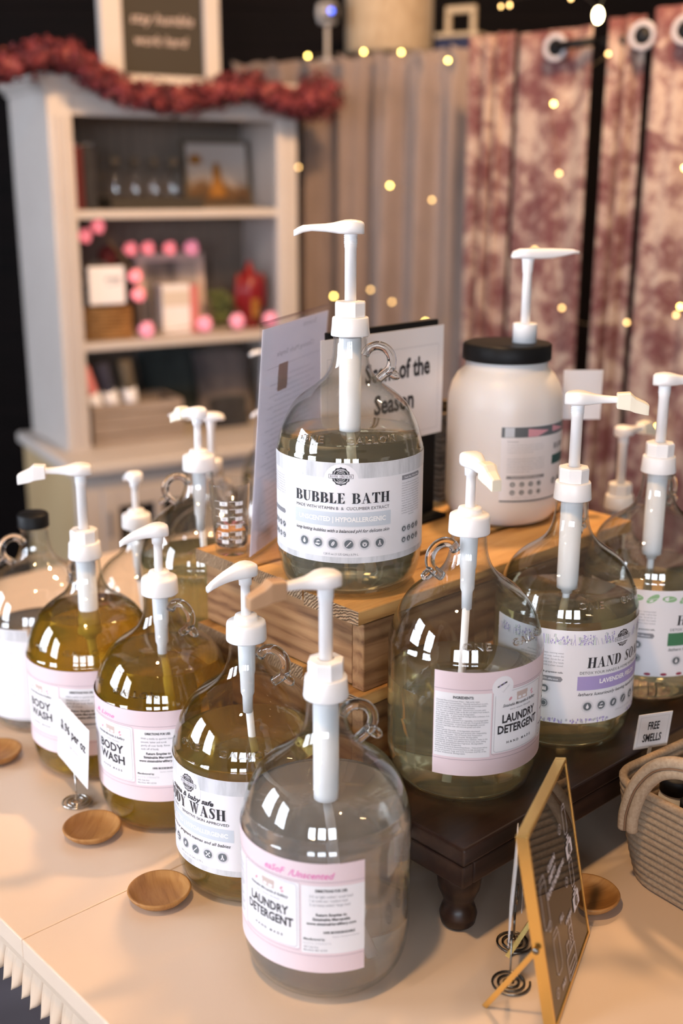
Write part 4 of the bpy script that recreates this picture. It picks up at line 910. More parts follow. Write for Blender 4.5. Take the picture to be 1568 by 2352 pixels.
# ---------------------------------------------------------------- gold framed sign
gb = Vector((-.39, -.92, 0)).normalized(); gn = Vector((-gb.y, gb.x, 0)); tl = math.radians(10.5); gu = (-gn*math.sin(tl) + Vector((0, 0, math.cos(tl)))); gnn = gb.cross(gu).normalized()
if gnn.dot(gn) < 0: gnn = -gnn
G0 = Vector((.2461, .9681, .0012)); GW, GH, GD = .150, .188, .0105
gf = thing('framed_sign', 'gold-framed dark glass sign with white drawings, leaning on two legs', 'sign', G0)
def bar(mb, o, a, b, c): 
    vs = [o, o+a, o+a+b, o+b]; vs = vs + [v+c for v in vs]
    return mb.add(vs, [(0,1,2,3),(7,6,5,4),(0,4,5,1),(1,5,6,2),(2,6,7,3),(3,7,4,0)])
fw = .004
mb = MB(); D = gnn*(-GD)
bar(mb, Z0, gb*fw, gu*GH, D); bar(mb, gb*(GW-fw), gb*fw, gu*GH, D); bar(mb, gb*fw, gb*(GW-2*fw), gu*fw, D); bar(mb, gb*fw + gu*(GH-fw), gb*(GW-2*fw), gu*fw, D)
o = mb.build('gold_frame', M['gold'], gf, .0005, weld=False)
mb = MB(); bar(mb, gb*fw + gu*fw - gnn*.0010, gb*(GW-2*fw), gu*(GH-2*fw), gnn*(-.004)); PANEL = mb
pv = gu*.082 - gnn*.006
for off, foot in ((GW + .0012, Vector((.1298, .8642, .001)) - G0), (-.0034, Vector((.1600, .9330, .001)) - G0)):
    a0 = gb*off + pv; dirv = (foot - a0); mb = MB(); s_ = dirv.cross(gb).normalized()*.005; bar(mb, a0 - s_*.5, dirv, s_, gb*.0022); mb.build('support_leg', M['gold'], gf, .0004)
    MB().lathe([(0, 0), (.003, 0), (.003, .0012), (0, .0016)], 14, T=Matrix.Translation(a0 + gb*(.0022 if off > 0 else 0)) @ (gb if off > 0 else -gb).to_track_quat('Z', 'Y').to_matrix().to_4x4(), caps=False).build('hinge_screw', M['steel'], gf)
# face drawn with u running from the near edge to the far edge
gl = -gb; go = gb*GW + gnn*(-.0008)
F = Flat(['chalk'])
def tube_ic(u, v, w, h): F.line([(u-w, v), (u-w, v+h*.8), (u-w*.7, v+h), (u+w*.7, v+h), (u+w, v+h*.8), (u+w, v+.0), (u+w*.6, v-3), (u-w*.6, v-3)], .7, 'chalk', 1, True); F.line([(u-w*.7, v+h*.86), (u+w*.7, v+h*.86)], .6, 'chalk', 1)
def scale_ic(u, v): F.poly([(u-11, v-9), (u+11, v-9), (u+11, v+5), (u-11, v+5)], 'chalk', 1); F.line([(u-7, v+7), (u+7, v+7)], 2, 'chalk', 1); F.line([(u-4, v+11), (u+4, v+11)], 1.6, 'chalk', 1); F.line([(u, v+6), (u, v+11)], 2, 'chalk', 1); return (u, v)
dk = []
for (u, v, t) in ((118, 112, 'TARE'), (118, 58, 'WEIGH')):
    c = scale_ic(u, v); F.ring(0, 0, 0, .001, 'chalk', 1, 3); dk.append(c); tube_ic(u-2, v+18, 5.5, 26); F.text(t, u-31, v-3, 5, 'chalk', 1, .02)
    F.ring(u-22, v+30, 4.2, 4.8, 'chalk', 1); F.text('2' if t == 'TARE' else '4', u-22, v+28, 4, 'chalk', 1)
tube_ic(22, 92, 9, 44); 
for i, t in enumerate(('CLEAN', 'EMPTY', 'CONTAINER')): F.text(t, 56, 128 - i*10, 6, 'chalk', 1, .03)
tube_ic(40, 36, 9, 38); F.text('FILL', 66, 68, 5.5, 'chalk', 1, .02); F.ring(28, 86, 4.2, 4.8, 'chalk', 1); F.text('3', 28, 84, 4, 'chalk', 1)
F.line([(64, 6), (94, 6), (94, 28), (64, 28)], .9, 'chalk', 1, True); F.line([(68, 11), (90, 11), (90, 17), (68, 17)], .8, 'chalk', 1, True); F.line([(68, 28), (68, 40), (77, 40), (77, 28)], .9, 'chalk', 1); F.line([(82, 28), (82, 48), (92, 48), (92, 28)], .9, 'chalk', 1); F.line([(84, 48), (84, 58), (92, 58), (92, 48)], .9, 'chalk', 1)
for i in range(3):
    for j in range(2): F.disc(84.5+j*4, 33+i*4, .8, 'chalk', 1, n=8)
F.text('PAY', 46, 14, 5.5, 'chalk', 1, .02); F.ring(24, 22, 4.2, 4.8, 'chalk', 1); F.text('5', 24, 20, 4, 'chalk', 1)
D1 = F.to_plane(go, gl, gu, .0002); PANEL.add(D1.v, D1.f, 1)
F = Flat(['ink'])
for c in dk: F.disc(c[0], c[1]-2, 5.2, 'ink', 2); 
D1 = F.to_plane(go, gl, gu, .0003); PANEL.add(D1.v, D1.f, 0)
F = Flat(['chalk'])
for c in dk: F.ring(c[0], c[1]-2, 3.6, 4.1, 'chalk', 3); F.line([(c[0], c[1]-3), (c[0]+1.5, c[1]+1)], 1, 'chalk', 3)
D1 = F.to_plane(go, gl, gu, .00035); PANEL.add(D1.v, D1.f, 1); PANEL.build('glass_panel', [M['darkglass'], M['chalk']], gf)

# ---------------------------------------------------------------- rope basket with small bottles
bo = Vector((.2935, 1.0760, 0)); bk = thing('rope_basket', 'beige coiled rope basket with handle and black-capped bottles inside', 'basket', bo, PHI - .10)
def rrect(a0, b0, a1, b1, r, n=6):
    P = []
    for cx_, cy_, q in ((a1-r, b1-r, 0), (a0+r, b1-r, 90), (a0+r, b0+r, 180), (a1-r, b0+r, 270)):
        P += [(cx_+r*math.cos(math.radians(q+90*k/n)), cy_+r*math.sin(math.radians(q+90*k/n))) for k in range(n+1)]
    return P
BL, BW, nr_ = .230, .150, 14
mb = MB()
for k in range(nr_):
    t = k/(nr_-1); z = .0049 + t*.108; g = .008*t - .004*(1-t)**3
    pts = [(x, y, z) for x, y in rrect(-g, -g, BL+g, BW+g, .034 + .012*(1-t))]; mb.tube(pts, .0047, 8, closed=True)
mb.build('coiled_rope_sides', M['rope'], bk)
mb = MB(); mb.add([(x, y, .004) for x, y in rrect(.010, .010, BL-.010, BW-.010, .048)], [tuple(range(28))]); mb.build('basket_floor', M['rope'], bk)
hp = smooth_path([(.022, -.0175, .070), (.024, -.0190, .094), (.036, -.0200, .130), (.060, -.0190, .160), (.096, -.0175, .172), (.132, -.0190, .160), (.156, -.0200, .130), (.168, -.0190, .094), (.170, -.0175, .070)], 6)
h_ = MB(); h_.tube([p + Vector((0, -.000, 0)) for p in hp], .0062, 12); ctr = Vector((.092, -.0165, .080))
hp2 = [p + (ctr - p).normalized()*.0105 for p in hp]; h_.tube(hp2, .0062, 12); h_.build('handle', M['rope'], bk)
MB().tube([p + (ctr - p).normalized()*.0052 + Vector((0, -.0048, 0)) for p in hp], .0011, 6).build('stitching', M['stitch'], bk)
def bottle(label, e1, e2, zt):
    p = bo + rotz(-.10) @ (E1*e1 + E2*e2); t = thing('sample_bottle', label, 'bottle', (p.x, p.y, .0046), 0, 'sample bottles in the rope basket')
    MB().lathe([(0, 0), (.0165, 0), (.0175, .002), (.0175, zt-.024), (.0150, zt-.018), (.0150, zt-.0150), (0, zt-.0150)], 32, caps=False).build('bottle_body', M['natural'], t)
    MB().lathe([(.0150, zt-.0168), (.0172, zt-.0168), (.0172, zt-.0012), (.0160, zt), (0, zt)], 36, caps=False).build('bottle_cap', M['black'], t)
bottle('small black-capped bottle under the rope handle', .034, .050, .108)
bottle('small black-capped bottle nearest the front rim of the rope basket', .072, .034, .100)
bottle('small black-capped bottle behind the others in the rope basket', .046, .094, .108)
bottle('small black-capped bottle beside the free smells sign', .066, .117, .122)
fs_ = thing('small_sign', 'small white sign reading free smells standing in the rope basket', 'sign', (.3210, 1.1350, .1130), 0)
fa = Vector((.0400, .012, 0)); fb = Vector((.0045, .003, .0400)); fn = fa.cross(fb).normalized()
mb = MB(); slab(mb, Z0, fa, fb, .0010, fn); slab(mb, fa*.45 - fb*2.15 , fa*.10, fb*2.2, .0010, fn); mb.build('laminated_card', M['paper_bright'], fs_)
F = Flat(LM); F.line([(3, 3), (38, 3), (38, 37), (3, 37)], .3, 'ink_light', 1, True); F.text('FREE', 20.5, 22, 9, 'ink', 1, .022, width=14); F.text('SMELLS', 20.5, 8, 9, 'ink', 1, .022, width=23)
F.to_plane(fn*.0006, fa.normalized(), fb.normalized(), .00012).build('lettering', LMATS, fs_)

# ---------------------------------------------------------------- hutch
HA = math.atan2(.51073541, .85973795); HL = Vector((-.733, 3.0, 0))
def HP_(s, d, z): return HL + Vector((math.cos(HA), math.sin(HA), 0))*s + Vector((-math.sin(HA), math.cos(HA), 0))*d + Vector((0, 0, z))
hu = thing('hutch', 'white painted hutch with open shelves against the dark wall', 'hutch', (HL.x, HL.y, 0), HA)
HW, HD = .705, .34
mb = MB(); mb.box((0, .02, .012), (.018, HD, .93)); mb.box((HW-.018, .02, .012), (HW, HD, .93)); mb.build('side_panel', M['hutch'], hu)
for x0 in (0, HW-.062):
    mb = MB(); mb.box((x0, 0, .012), (x0+.062, .0199, .93)); [mb.box((x0+.012+i*.014, -.004, .03), (x0+.020+i*.014, 0, .87)) for i in range(3)]; mb.build('front_post', M['hutch'], hu, .0015)
mb = MB(); i = 0; x = .018
while x < HW-.02: mb.box((x, HD-.02, .012), (min(x+.038, HW-.018), HD-.008, .93)); x += .04
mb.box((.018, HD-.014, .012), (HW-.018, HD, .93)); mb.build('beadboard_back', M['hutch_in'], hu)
for z in (.640, .298):
    mb = MB(); mb.box((.0185, .004, z-.022), (HW-.0185, HD-.021, z)); mb.build('shelf', M['hutch'], hu, .003)
mb = MB(); mb.box((.062, .002, .872), (HW-.062, .0195, .93)); mb.box((-.012, -.012, .93), (HW+.012, HD, .945)); mb.box((-.028, -.030, .945), (HW+.028, HD, .968)); mb.build('cornice', M['hutch'], hu, .004)
MB().box((-.05, -.175, -.02), (HW+.05, HD, .012)).build('counter_ledge', M['hutch'], hu, .010, seg=3)
mb = MB(); mb.box((-.03, -.12, FZ), (-.012, HD, -.0202)); mb.build('lower_side_panel', M['tanpanel'], hu)
mb = MB(); mb.box((HW+.012, -.12, FZ), (HW+.03, HD, -.0202)); mb.box((-.011, HD-.02, FZ), (HW+.011, HD, -.0202)); mb.box((-.011, -.11, FZ), (HW+.011, HD-.021, FZ+.08)); mb.build('lower_cabinet', M['hutch'], hu)
mb = MB(); mb.box((-.03, -.14, FZ), (.035, -.1202, -.0202)); mb.box((HW-.035, -.14, FZ), (HW+.03, -.1202, -.0202)); mb.box((.0352, -.14, -.065), (HW-.0352, -.1202, -.0202)); mb.box((.0352, -.14, FZ), (HW-.0352, -.1202, FZ+.09)); mb.build('face_frame', M['hutch'], hu, .002)
for k in range(2):
    a = .0362 + k*.3168; b = a + .3155; z0, z1 = FZ+.092, -.0665
    mb = MB(); mb.box((a, -.146, z0), (a+.045, -.125, z1)); mb.box((b-.045, -.146, z0), (b, -.125, z1)); mb.box((a+.0452, -.146, z1-.05), (b-.0452, -.125, z1)); mb.box((a+.0452, -.146, z0), (b-.0452, -.125, z0+.06)); m_ = (a+b)/2; mb.box((m_-.011, -.144, z0+.06), (m_+.011, -.127, z1-.05))
    dd = mb.build('cabinet_door', M['hutch'], hu, .002)
    MB().box((a+.045, -.137, z0+.06), (b-.045, -.134, z1-.05)).build('door_pane', mat('dark_door_glass', (0.02, 0.018, 0.018), 0.1), dd)
    MB().box((a+.012 if k == 0 else b-.024, -.150, z1-.13), (a+.024 if k == 0 else b-.012, -.1462, z1-.06)).build('latch_plate', M['ink_grey'], dd)

# ---------------------------------------------------------------- things on the hutch
def on(name, label, cat, s, d, z, rz=0.0, group=None):
    p = HP_(s, d, z); return thing(name, label, cat, p, HA+rz, group)
fr = on('framed_board', 'white-framed dark lettered board on top of the hutch', 'sign', .20, .135, .9685)
mb = MB(); mb.box((0, 0, 0), (.058, .03, .42)); mb.box((.295, 0, 0), (.340, .03, .42)); mb.box((.0582, 0, .362), (.2948, .03, .42)); mb.box((.0582, 0, 0), (.2948, .03, .020)); mb.build('white_frame', M['hutch'], fr, .002)
MB().box((.058, .012, .02), (.295, .02, .362)).build('dark_panel', M['board'], fr)
F = Flat(LM); F.text('stay humble', 176, 150, 26, 'tan_ink', 1, .0, .2, width=180); F.text('work hard', 172, 96, 26, 'tan_ink', 1, .0, .2, width=152)
F.to_plane((0, .0118, 0), (1, 0, 0), (0, 0, 1), .0002).build('lettering', LMATS, fr)
# garland
gp = smooth_path([HP_(s, d, z) for s, d, z in ((-.20, -.01, .945), (-.12, -.045, .968), (-.04, -.066, 1.000), (.04, -.066, 1.005), (.10, -.066, .965), (.18, -.066, .930), (.27, -.066, .915), (.36, -.066, .918), (.45, -.066, .940), (.52, -.066, .957), (.60, -.066, .930), (.67, -.066, .915), (.71, -.066, .930), (.755, -.05, .940))], 10)
mb = MB(); rg = random.Random(5); mb.tube(gp, .022, 8)
for i, p in enumerate(gp):
    tt = i/len(gp); rr = .034 + .006*math.sin(i*.9) + (.030*max(0, (tt-.86)/.14))
    for k in range(26 + int(30*max(0, (tt-.86)/.14))):
        dv = Vector((rg.gauss(0, 1), rg.gauss(0, 1), rg.gauss(0, 1))).normalized(); c = p + dv*rr*rg.uniform(.65, 1.15) + Vector((rg.uniform(-.01, .01), 0, 0))
        a = dv.orthogonal().normalized(); b = dv.cross(a); q = rg.uniform(0, 6.28); a, b = a*math.cos(q)+b*math.sin(q), b*math.cos(q)-a*math.sin(q); w = rg.uniform(.010, .019)
        mb.add([c-a*w*.6, c+b*w*.5+dv*.006, c+a*w, c-b*w*.5+dv*.006, c+dv*.003+a*w*.3], [(0, 3, 4), (3, 2, 4), (2, 1, 4), (1, 0, 4)], 0)
tag(mb.build('flower_garland', M['garland']), 'dusty red ruffled flower garland draped along the hutch top', 'garland')
# top shelf
zt = .6402
for i, (s, w, h, m_, lb_) in enumerate(((.064, .026, .175, 'rose_ink', 'upright pink-spined book at the left of the top shelf'), (.093, .018, .16, 'darkred', 'thin dark red book between the pink and black books'), (.114, .032, .165, 'charcoal', 'upright black book on the top shelf'))):
    b_ = on('book', lb_, 'book', s, .08, zt, 0, 'books on the top shelf'); MB().box((0, 0, 0), (w, .15, h)).build('book_cover', M[m_], b_, .002); MB().box((.003, .004, h-.001), (w-.003, .147, h+.001)).build('pages', M['paper'], b_)
tr = on('serving_tray', 'dark tray holding the row of small glass bottles on top shelf', 'tray', .175, .055, zt)
mb = MB(); mb.box((0, 0, 0), (.265, .12, .008)); mb.box((0, 0, .008), (.265, .006, .030)); mb.box((0, .114, .008), (.265, .12, .030)); mb.box((0, .006, .008), (.006, .114, .030)); mb.box((.259, .006, .008), (.265, .114, .030)); mb.build('tray_body', M['board'], tr)
for i, lb_ in enumerate(('corked glass bottle furthest left on the dark tray', 'corked glass bottle second from left on the dark tray', 'corked glass bottle second from right on the dark tray', 'corked glass bottle on the dark tray nearest the framed picture')):
    b_ = on('glass_bottle', lb_, 'bottle', .210 + i*.056, .115, zt+.0085, 0, 'corked bottles on the dark tray')
    MB().lathe([(0, 0), (.021, 0), (.023, .004), (.023, .075), (.018, .088), (.011, .094), (.011, .106), (0, .106)], 24, caps=False).build('bottle_body', M['thin'], b_)
    MB().lathe([(0, .1062), (.0105, .1062), (.012, .124), (0, .126)], 16, caps=False).build('cork', M['rollbrown'], b_)
pc = on('framed_picture', 'framed picture leaning at the right of the top shelf', 'picture', .462, .225, zt)
Tp = Matrix.Rotation(-.12, 4, 'X')
mb = MB(); mb.box((0, 0, 0), (.215, .014, .010), 0, Tp); mb.box((0, 0, .180), (.215, .014, .190), 0, Tp); mb.box((0, 0, .0102), (.010, .014, .1798), 0, Tp); mb.box((.205, 0, .0102), (.215, .014, .1798), 0, Tp); mb.build('picture_frame', M['rollbrown'], pc)
mb = MB(); mb.box((.0102, .004, .0102), (.2048, .012, .1798), 0, Tp); mb.build('picture_print', M['print'], pc)
mb = MB(); mb.lathe([(.0, .03), (.030, .032), (.012, .085), (.016, .10), (.008, .125), (0, .13)], 10, T=Tp @ Matrix.Translation((.105, .0035, 0)) @ Matrix.Diagonal((1, .02, 1, 1)), caps=False); mb.lathe([(0, -.016), (.020, -.010), (.020, .010), (0, .016)], 10, T=Tp @ Matrix.Translation((.04, .0035, .135)) @ Matrix.Diagonal((1, .02, 1, 1)), caps=False); mb.build('painted_shape', M['amberpaint'], pc)
# middle shelf
zm = .2982
bs = on('wicker_basket', 'small tan wicker basket on the middle hutch shelf', 'basket', .075, .045, zm)
mb = MB()
for k in range(9): z = .006 + k*.0098; mb.tube([(0, 0, z), (.135, 0, z), (.135, .12, z), (0, .12, z)], .0062, 6, closed=True)
mb.box((.001, .001, 0), (.134, .119, .004)); mb.build('woven_sides', M['wicker'], bs)
cl = on('folded_cloth', 'dark folded cloth heaped in the tan wicker basket', 'cloth', .142, .100, zm+.005)
mb = MB(); rg = random.Random(9)
for k in range(5): mb.sphere((rg.uniform(-.028, .028), rg.uniform(-.02, .02), .06 + k*.028), .040, 0, 14, (1.05, .9, .75))
mb.build('cloth_folds', M['charcoal'], cl)
cl = on('folded_cloth', 'dark red cloth behind the charcoal heap on the middle shelf', 'cloth', .195, .165, zm)
mb = MB(); [mb.sphere((0, 0, .05+k*.055), .045-.005*k, 0, 14, (.9, .8, 1)) for k in range(4)]; mb.build('cloth_folds', M['darkred'], cl)
tg = on('paper_bag', 'white paper bag with dark print above the tan wicker basket', 'bag', .092, .030, zm+.097)
mb = MB(); mb.box((0, 0, 0), (.100, .012, .100)); mb.build('bag_front', M['paper'], tg, .003)
F = Flat(LM); F.text('soap', 66, 62, 14, 'ink_grey', 1, .02, .4, width=44); F.line([(50, 50), (90, 56)], 2, 'ink_grey', 1); F.line([(0, 0), (0, 98)], 3, 'ink_light', 1); F.to_plane((0, -.0004, 0), (1, 0, 0), (0, 0, 1)).build('lettering', LMATS, tg)
pf = on('framed_picture', 'pale-framed grey photograph standing on the middle shelf', 'picture', .30, .215, zm)
Tp = Matrix.Rotation(-.06, 4, 'X')
mb = MB(); mb.box((0, 0, 0), (.21, .015, .022), 0, Tp); mb.box((0, 0, .193), (.21, .015, .215), 0, Tp); mb.box((0, 0, .0222), (.022, .015, .1928), 0, Tp); mb.box((.188, 0, .0222), (.21, .015, .1928), 0, Tp); mb.build('picture_frame', M['tan_ink'], pf)
mb = MB(); mb.box((.0222, .004, .0222), (.1878, .012, .1928), 0, Tp); mb.build('picture_print', M['greypic'], pf)
bx = on('gift_box', 'white boxed set in front of the grey photograph', 'box', .325, .10, zm)
MB().box((0, 0, 0), (.085, .05, .135)).build('box_body', M['paper'], bx, .002); MB().box((.086, .004, 0), (.112, .045, .13)).build('coral_side_pack', M['rollpink'], bx, .002); MB().box((.002, -.001, .075), (.083, 0, .118)).build('grey_band', M['cream'], bx)
ve = on('striped_pouch', 'grey striped pouch standing left of the white boxed set', 'pouch', .262, .11, zm)
mb = MB(); [mb.box((k*.010, 0, 0), (k*.010+.0095, .03, .115 - .006*k), k % 2) for k in range(5)]; mb.build('pouch_body', [M['greycloth'], M['charcoal']], ve, .003)
mo = on('moss_ball', 'green moss bundle beside the red figurine', 'decoration', .537, .165, zm); mb = MB(); rg = random.Random(2)
for k in range(60): mb.sphere((rg.gauss(0, .012), rg.gauss(0, .01), rg.uniform(.01, .1)), .012, 0, 6)
mb.build('moss', M['moss'], mo)
rf = on('figurine', 'shiny red figurine standing at the right of the middle shelf', 'figurine', .612, .13, zm)
MB().lathe([(0, 0), (.030, 0), (.026, .02), (.030, .05), (.040, .085), (.043, .115), (.036, .140), (.020, .158), (.010, .175), (.006, .19), (0, .192)], 24, caps=False).build('figure_body', M['red'], rf)
for a in (-.044, .030): MB().lathe([(0, .05), (.012, .055), (.014, .10), (.010, .145), (0, .16)], 14, T=Matrix.Translation((a+.007, -.005, 0)), caps=False).build('figure_arm', M['red'], rf)
mb = MB(); mb.box((-.012, -.042, .03), (.012, -.030, .085)); mb.build('figure_front_panel', M['amberpaint'], rf, .004)
# pink flower lights
pk = thing('flower_light_string', 'pink flower string lights scattered around the middle hutch shelf', 'string lights', HP_(.35, .1, zm))
P0 = HP_(.35, .1, zm); rot = Matrix.Rotation(HA, 4, 'Z')
spots = [(.261, .16, .531, 0), (.313, .16, .532, 0), (.378, .16, .530, 0), (.445, .16, .529, 1), (.150, .10, .596, 0), (.112, .10, .572, 0), (.221, .025, .467, 0), (.226, .022, .418, 0), (.248, .030, .322, 1), (.426, .04, .326, 1), (.528, .041, .328, 1), (.64, .05, .326, 1)]
mb = MB(); mb.tube(smooth_path([HP_(*s[:3]) - P0 for s in (spots[5], spots[4], spots[0], spots[1], spots[2], spots[3])], 5), .0012, 5); mb.build('light_wire', M['wire'], pk); mb = MB(); mb.tube(smooth_path([HP_(*s[:3]) - P0 for s in (spots[4], spots[6], spots[7], spots[8], spots[9], spots[10], spots[11])], 5), .0012, 5); mb.build('light_wire', M['wire'], pk)
fm = []
for mm in ('pom', 'pom_pale'):
    mb = MB(); rg = random.Random(4)
    for k in range(9): a = k*2.4; zz = 1-2*(k+.5)/9; q = math.sqrt(1-zz*zz); mb.sphere((q*math.cos(a)*.011, q*math.sin(a)*.011, zz*.011), .0095, 0, 8)
    o = mb.build('flower_bulb', M[mm]); fm.append(o.data); bpy.data.objects.remove(o)
for s in spots:
    o = bpy.data.objects.new('flower_bulb', fm[s[3]]); COL.objects.link(o); o.parent = pk; o.location = HP_(*s[:3]) - P0; o.scale = (1.15,)*3 if s[3] else (1, 1, 1)
# ledge
zl = .0122
gc = on('slatted_crate', 'greyish slatted wooden crate on the hutch counter ledge', 'crate', .080, .025, zl)
for k in range(4): MB().box((0, 0, k*.0285), (.265, .010, k*.0285+.026)).build('slat', M['greywood'], gc, .001)
mb = MB(); mb.box((0, .0102, 0), (.010, .16, .112)); mb.box((.255, .0102, 0), (.265, .16, .112)); mb.box((.0102, .150, 0), (.2548, .16, .112)); mb.box((.0102, .0102, 0), (.2548, .1498, .006)); mb.build('crate_sides', M['greywood'], gc)
for i, (s, m_, ln, L_) in enumerate(((.118, 'rollpink', -.38, 'coral pink rolled cloth with white tag in slatted crate'), (.158, 'rollnavy', -.30, 'dark navy rolled cloth with white tag in slatted crate'), (.205, 'rollbrown', -.22, 'brown rolled cloth with white tag in slatted crate'))):
    rl = on('rolled_cloth', L_, 'cloth', s+.02, .085, zl+.020, 0, 'rolled cloths in the slatted crate'); rl.rotation_euler = (.25, ln, HA)
    MB().lathe([(0, 0), (.019, .001), (.019, .218), (.012, .222), (0, .218)], 20, caps=False).build('cloth_roll', M[m_], rl); MB().lathe([(.0194, .052), (.0197, .052), (.0197, .142), (.0194, .142)], 20, caps=False).build('paper_band', M['paper'], rl)
def cushion(name, lb_, cat, s, d, w, h, m_, ln):
    c = on(name, lb_, cat, s, d, zl); mb = MB(); nu, nv = 16, 12; vs = []; fs = []
    for sd_ in (1, -1):
        o = len(vs)
        for i in range(nu+1):
            for j in range(nv+1):
                u, v = i/nu, j/nv; th = .060*(max(0, math.sin(PI*u))*max(0, math.sin(PI*v)))**.45
                x = (u-.5)*w*(1-.10*math.sin(PI*v)**2*(1)); vs.append((x, -sd_*th*.5, v*h*(1-.06*(1-math.sin(PI*u)))))
        for i in range(nu):
            for j in range(nv):
                q = (o+i*(nv+1)+j, o+(i+1)*(nv+1)+j, o+(i+1)*(nv+1)+j+1, o+i*(nv+1)+j+1); fs.append(q if sd_ == 1 else q[::-1])
    mb.add(vs, fs, 0, True, Matrix.Rotation(ln, 4, 'X')); mb.build('cushion_cover', M[m_], c, weld=True); return c
cushion('cushion', 'dark teal cushion standing behind the slatted crate', 'cushion', .395, .225, .20, .235, 'tealcloth', -.12)
cushion('cushion', 'mottled grey cushion at the right of the counter ledge', 'cushion', .555, .19, .19, .225, 'greycloth', -.15)
cushion('cushion', 'small charcoal cushion low in front of the mottled grey one', 'cushion', .520, .085, .13, .095, 'charcoal', -.2)

# ---------------------------------------------------------------- curtains
def curtain(name, pts, z0, z1, folds, amp, m_, pinch=None, thick=.003, seed=1):
    P = smooth_path([(x, y, 0) for x, y in pts], 10); L = [0]
    for a, b in zip(P, P[1:]): L.append(L[-1] + (b-a).length)
    NU, NV = max(40, folds*14), 44; rg = random.Random(seed); ph = [rg.uniform(-.5, .5) for _ in range(folds+3)]; am = [rg.uniform(.55, 1.25) for _ in range(folds+3)]
    vs = []; fs = []
    for i in range(NU+1):
        s = L[-1]*i/NU; k = max(0, min(len(P)-2, next((q for q in range(len(P)-1) if L[q+1] >= s), len(P)-2))); t = (s-L[k])/max(1e-9, L[k+1]-L[k]); p = P[k].lerp(P[k+1], t); dr = (P[k+1]-P[k]).normalized(); n = Vector((dr.y, -dr.x, 0))
        f = i/NU*folds; fi = int(f)
        for j in range(NV+1):
            v = j/NV; z = z1 + (z0-z1)*v
            w = am[fi]*(1-(f-fi)) + am[fi+1]*(f-fi)
            a = math.sin(2*PI*(f + .25*ph[fi]*v))*amp*w*(.75 + .35*v) + .35*amp*math.sin(2*PI*f*2.3 + 3*v + ph[fi])
            if pinch: a *= 1 - .55*math.exp(-((z-(z1-pinch))/.03)**2); zz = z + (0.006*math.sin(2*PI*f*2) if j == 0 else 0)
            else: zz = z
            q = p + n*a; vs.append((q.x, q.y, zz))
    for i in range(NU):
        for j in range(NV): fs.append((i*(NV+1)+j, i*(NV+1)+j+1, (i+1)*(NV+1)+j+1, (i+1)*(NV+1)+j))
    o = MB().add(vs, fs, 0, True).build(name, M[m_]); md = o.modifiers.new('thickness', 'SOLIDIFY'); md.thickness = thick; md.offset = 0; return o
c0 = curtain('curtain', [(-.33, 3.765), (-.10, 3.615), (.15, 3.42), (.39, 3.20)], FZ+.02, 1.058, 7, .042, 'sheer', .045, seed=3); tag(c0, 'plain taupe gathered curtain beside the hutch', 'curtain')
def toile_curtain(lb_, pts, folds, seed, z1, gr, amp=.020):
    t = thing('curtain', lb_, 'curtain', (0, 0, 0), 0, 'red floral grommet curtains'); o = curtain('curtain_cloth', pts, FZ+.02, z1, folds, amp, 'toile', None, seed=seed); o.parent = t
    for x, y, z in gr:
        T = Matrix.Translation((x, y, z)) @ Vector((-.55, -.83, 0)).to_track_quat('Z', 'Y').to_matrix().to_4x4()
        MB().lathe([(.019, 0), (.030, 0), (.0305, .004), (.027, .006), (.019, .004)], 28, T=T, caps=False).build('grommet', M['grommet'], t); MB().lathe([(0, .0008), (.019, .0008), (.019, .0025), (0, .0026)], 24, T=T, caps=False).build('grommet_opening', M['black'], t)
toile_curtain('red floral curtain fold next to the taupe curtain', [(.320, 3.02), (.365, 2.965), (.405, 2.915)], 3, 4, 1.055, [], .016)
toile_curtain('red floral curtain panel behind the white jar, with one grommet', [(.418, 2.895), (.47, 2.835), (.52, 2.772), (.556, 2.728)], 1, 6, 1.047, [(.484, 2.783, 1.006)], .010)
toile_curtain('red floral curtain panel right of the dark gap', [(.585, 2.69), (.615, 2.655), (.643, 2.621)], 2, 8, 1.055, [(.633, 2.592, 1.010)], .014)
toile_curtain('red floral curtain panel at the right edge of the photo', [(.655, 2.585), (.70, 2.535), (.76, 2.47), (.84, 2.38)], 2, 11, 1.062, [(.698, 2.500, 1.010)], .016)
rd = thing('curtain_rod', 'black curtain rod threaded through the floral curtain grommets', 'curtain rod', (.484, 2.775, 1.008))
MB().tube([(0, -.004, 0), (.066, -.080, .002)], .0095, 12).build('rod_length', M['black'], rd); MB().tube([(.085, -.066, .0), (.145, -.120, .002)], .0095, 12).build('rod_length', M['black'], rd)

# ---------------------------------------------------------------- fairy lights over the curtains
fl = thing('fairy_light_string', 'warm fairy lights strung over the curtains', 'string lights', (.3, 3.0, .6)); F0 = Vector((.3, 3.0, .6))
fb_ = [(-.089, 3.427, 1.047, 1), (.064, 3.349, 1.05, 1), (.163, 3.299, 1.044, 1), (.282, 3.238, 1.018, 1), (-.118, 3.442, .752, 0), (.138, 3.312, .703, 1), (.25, 3.254, .666, 0), (-.017, 3.39, .395, 1), (.088, 3.337, .418, 0), (.148, 3.306, .387, 0), (.24, 3.259, .337, 1), (.36, 3.198, .385, 0),
       (.487, 2.796, .884, 1), (.504, 2.776, .732, 0), (.523, 2.754, .429, 0), (.643, 2.612, .412, 0), (.729, 2.509, .458, 1), (.718, 2.523, .742, 1), (.708, 2.534, .191, 1), (.58, 2.686, .979, 0), (.722, 2.51, .44, 0), (.46, 2.80, .56, 0)]
mb = MB(); mb.sphere((0, 0, 0), .0042, 0, 10); o = mb.build('bulb', M['fairy']); bm1 = o.data; bpy.data.objects.remove(o)
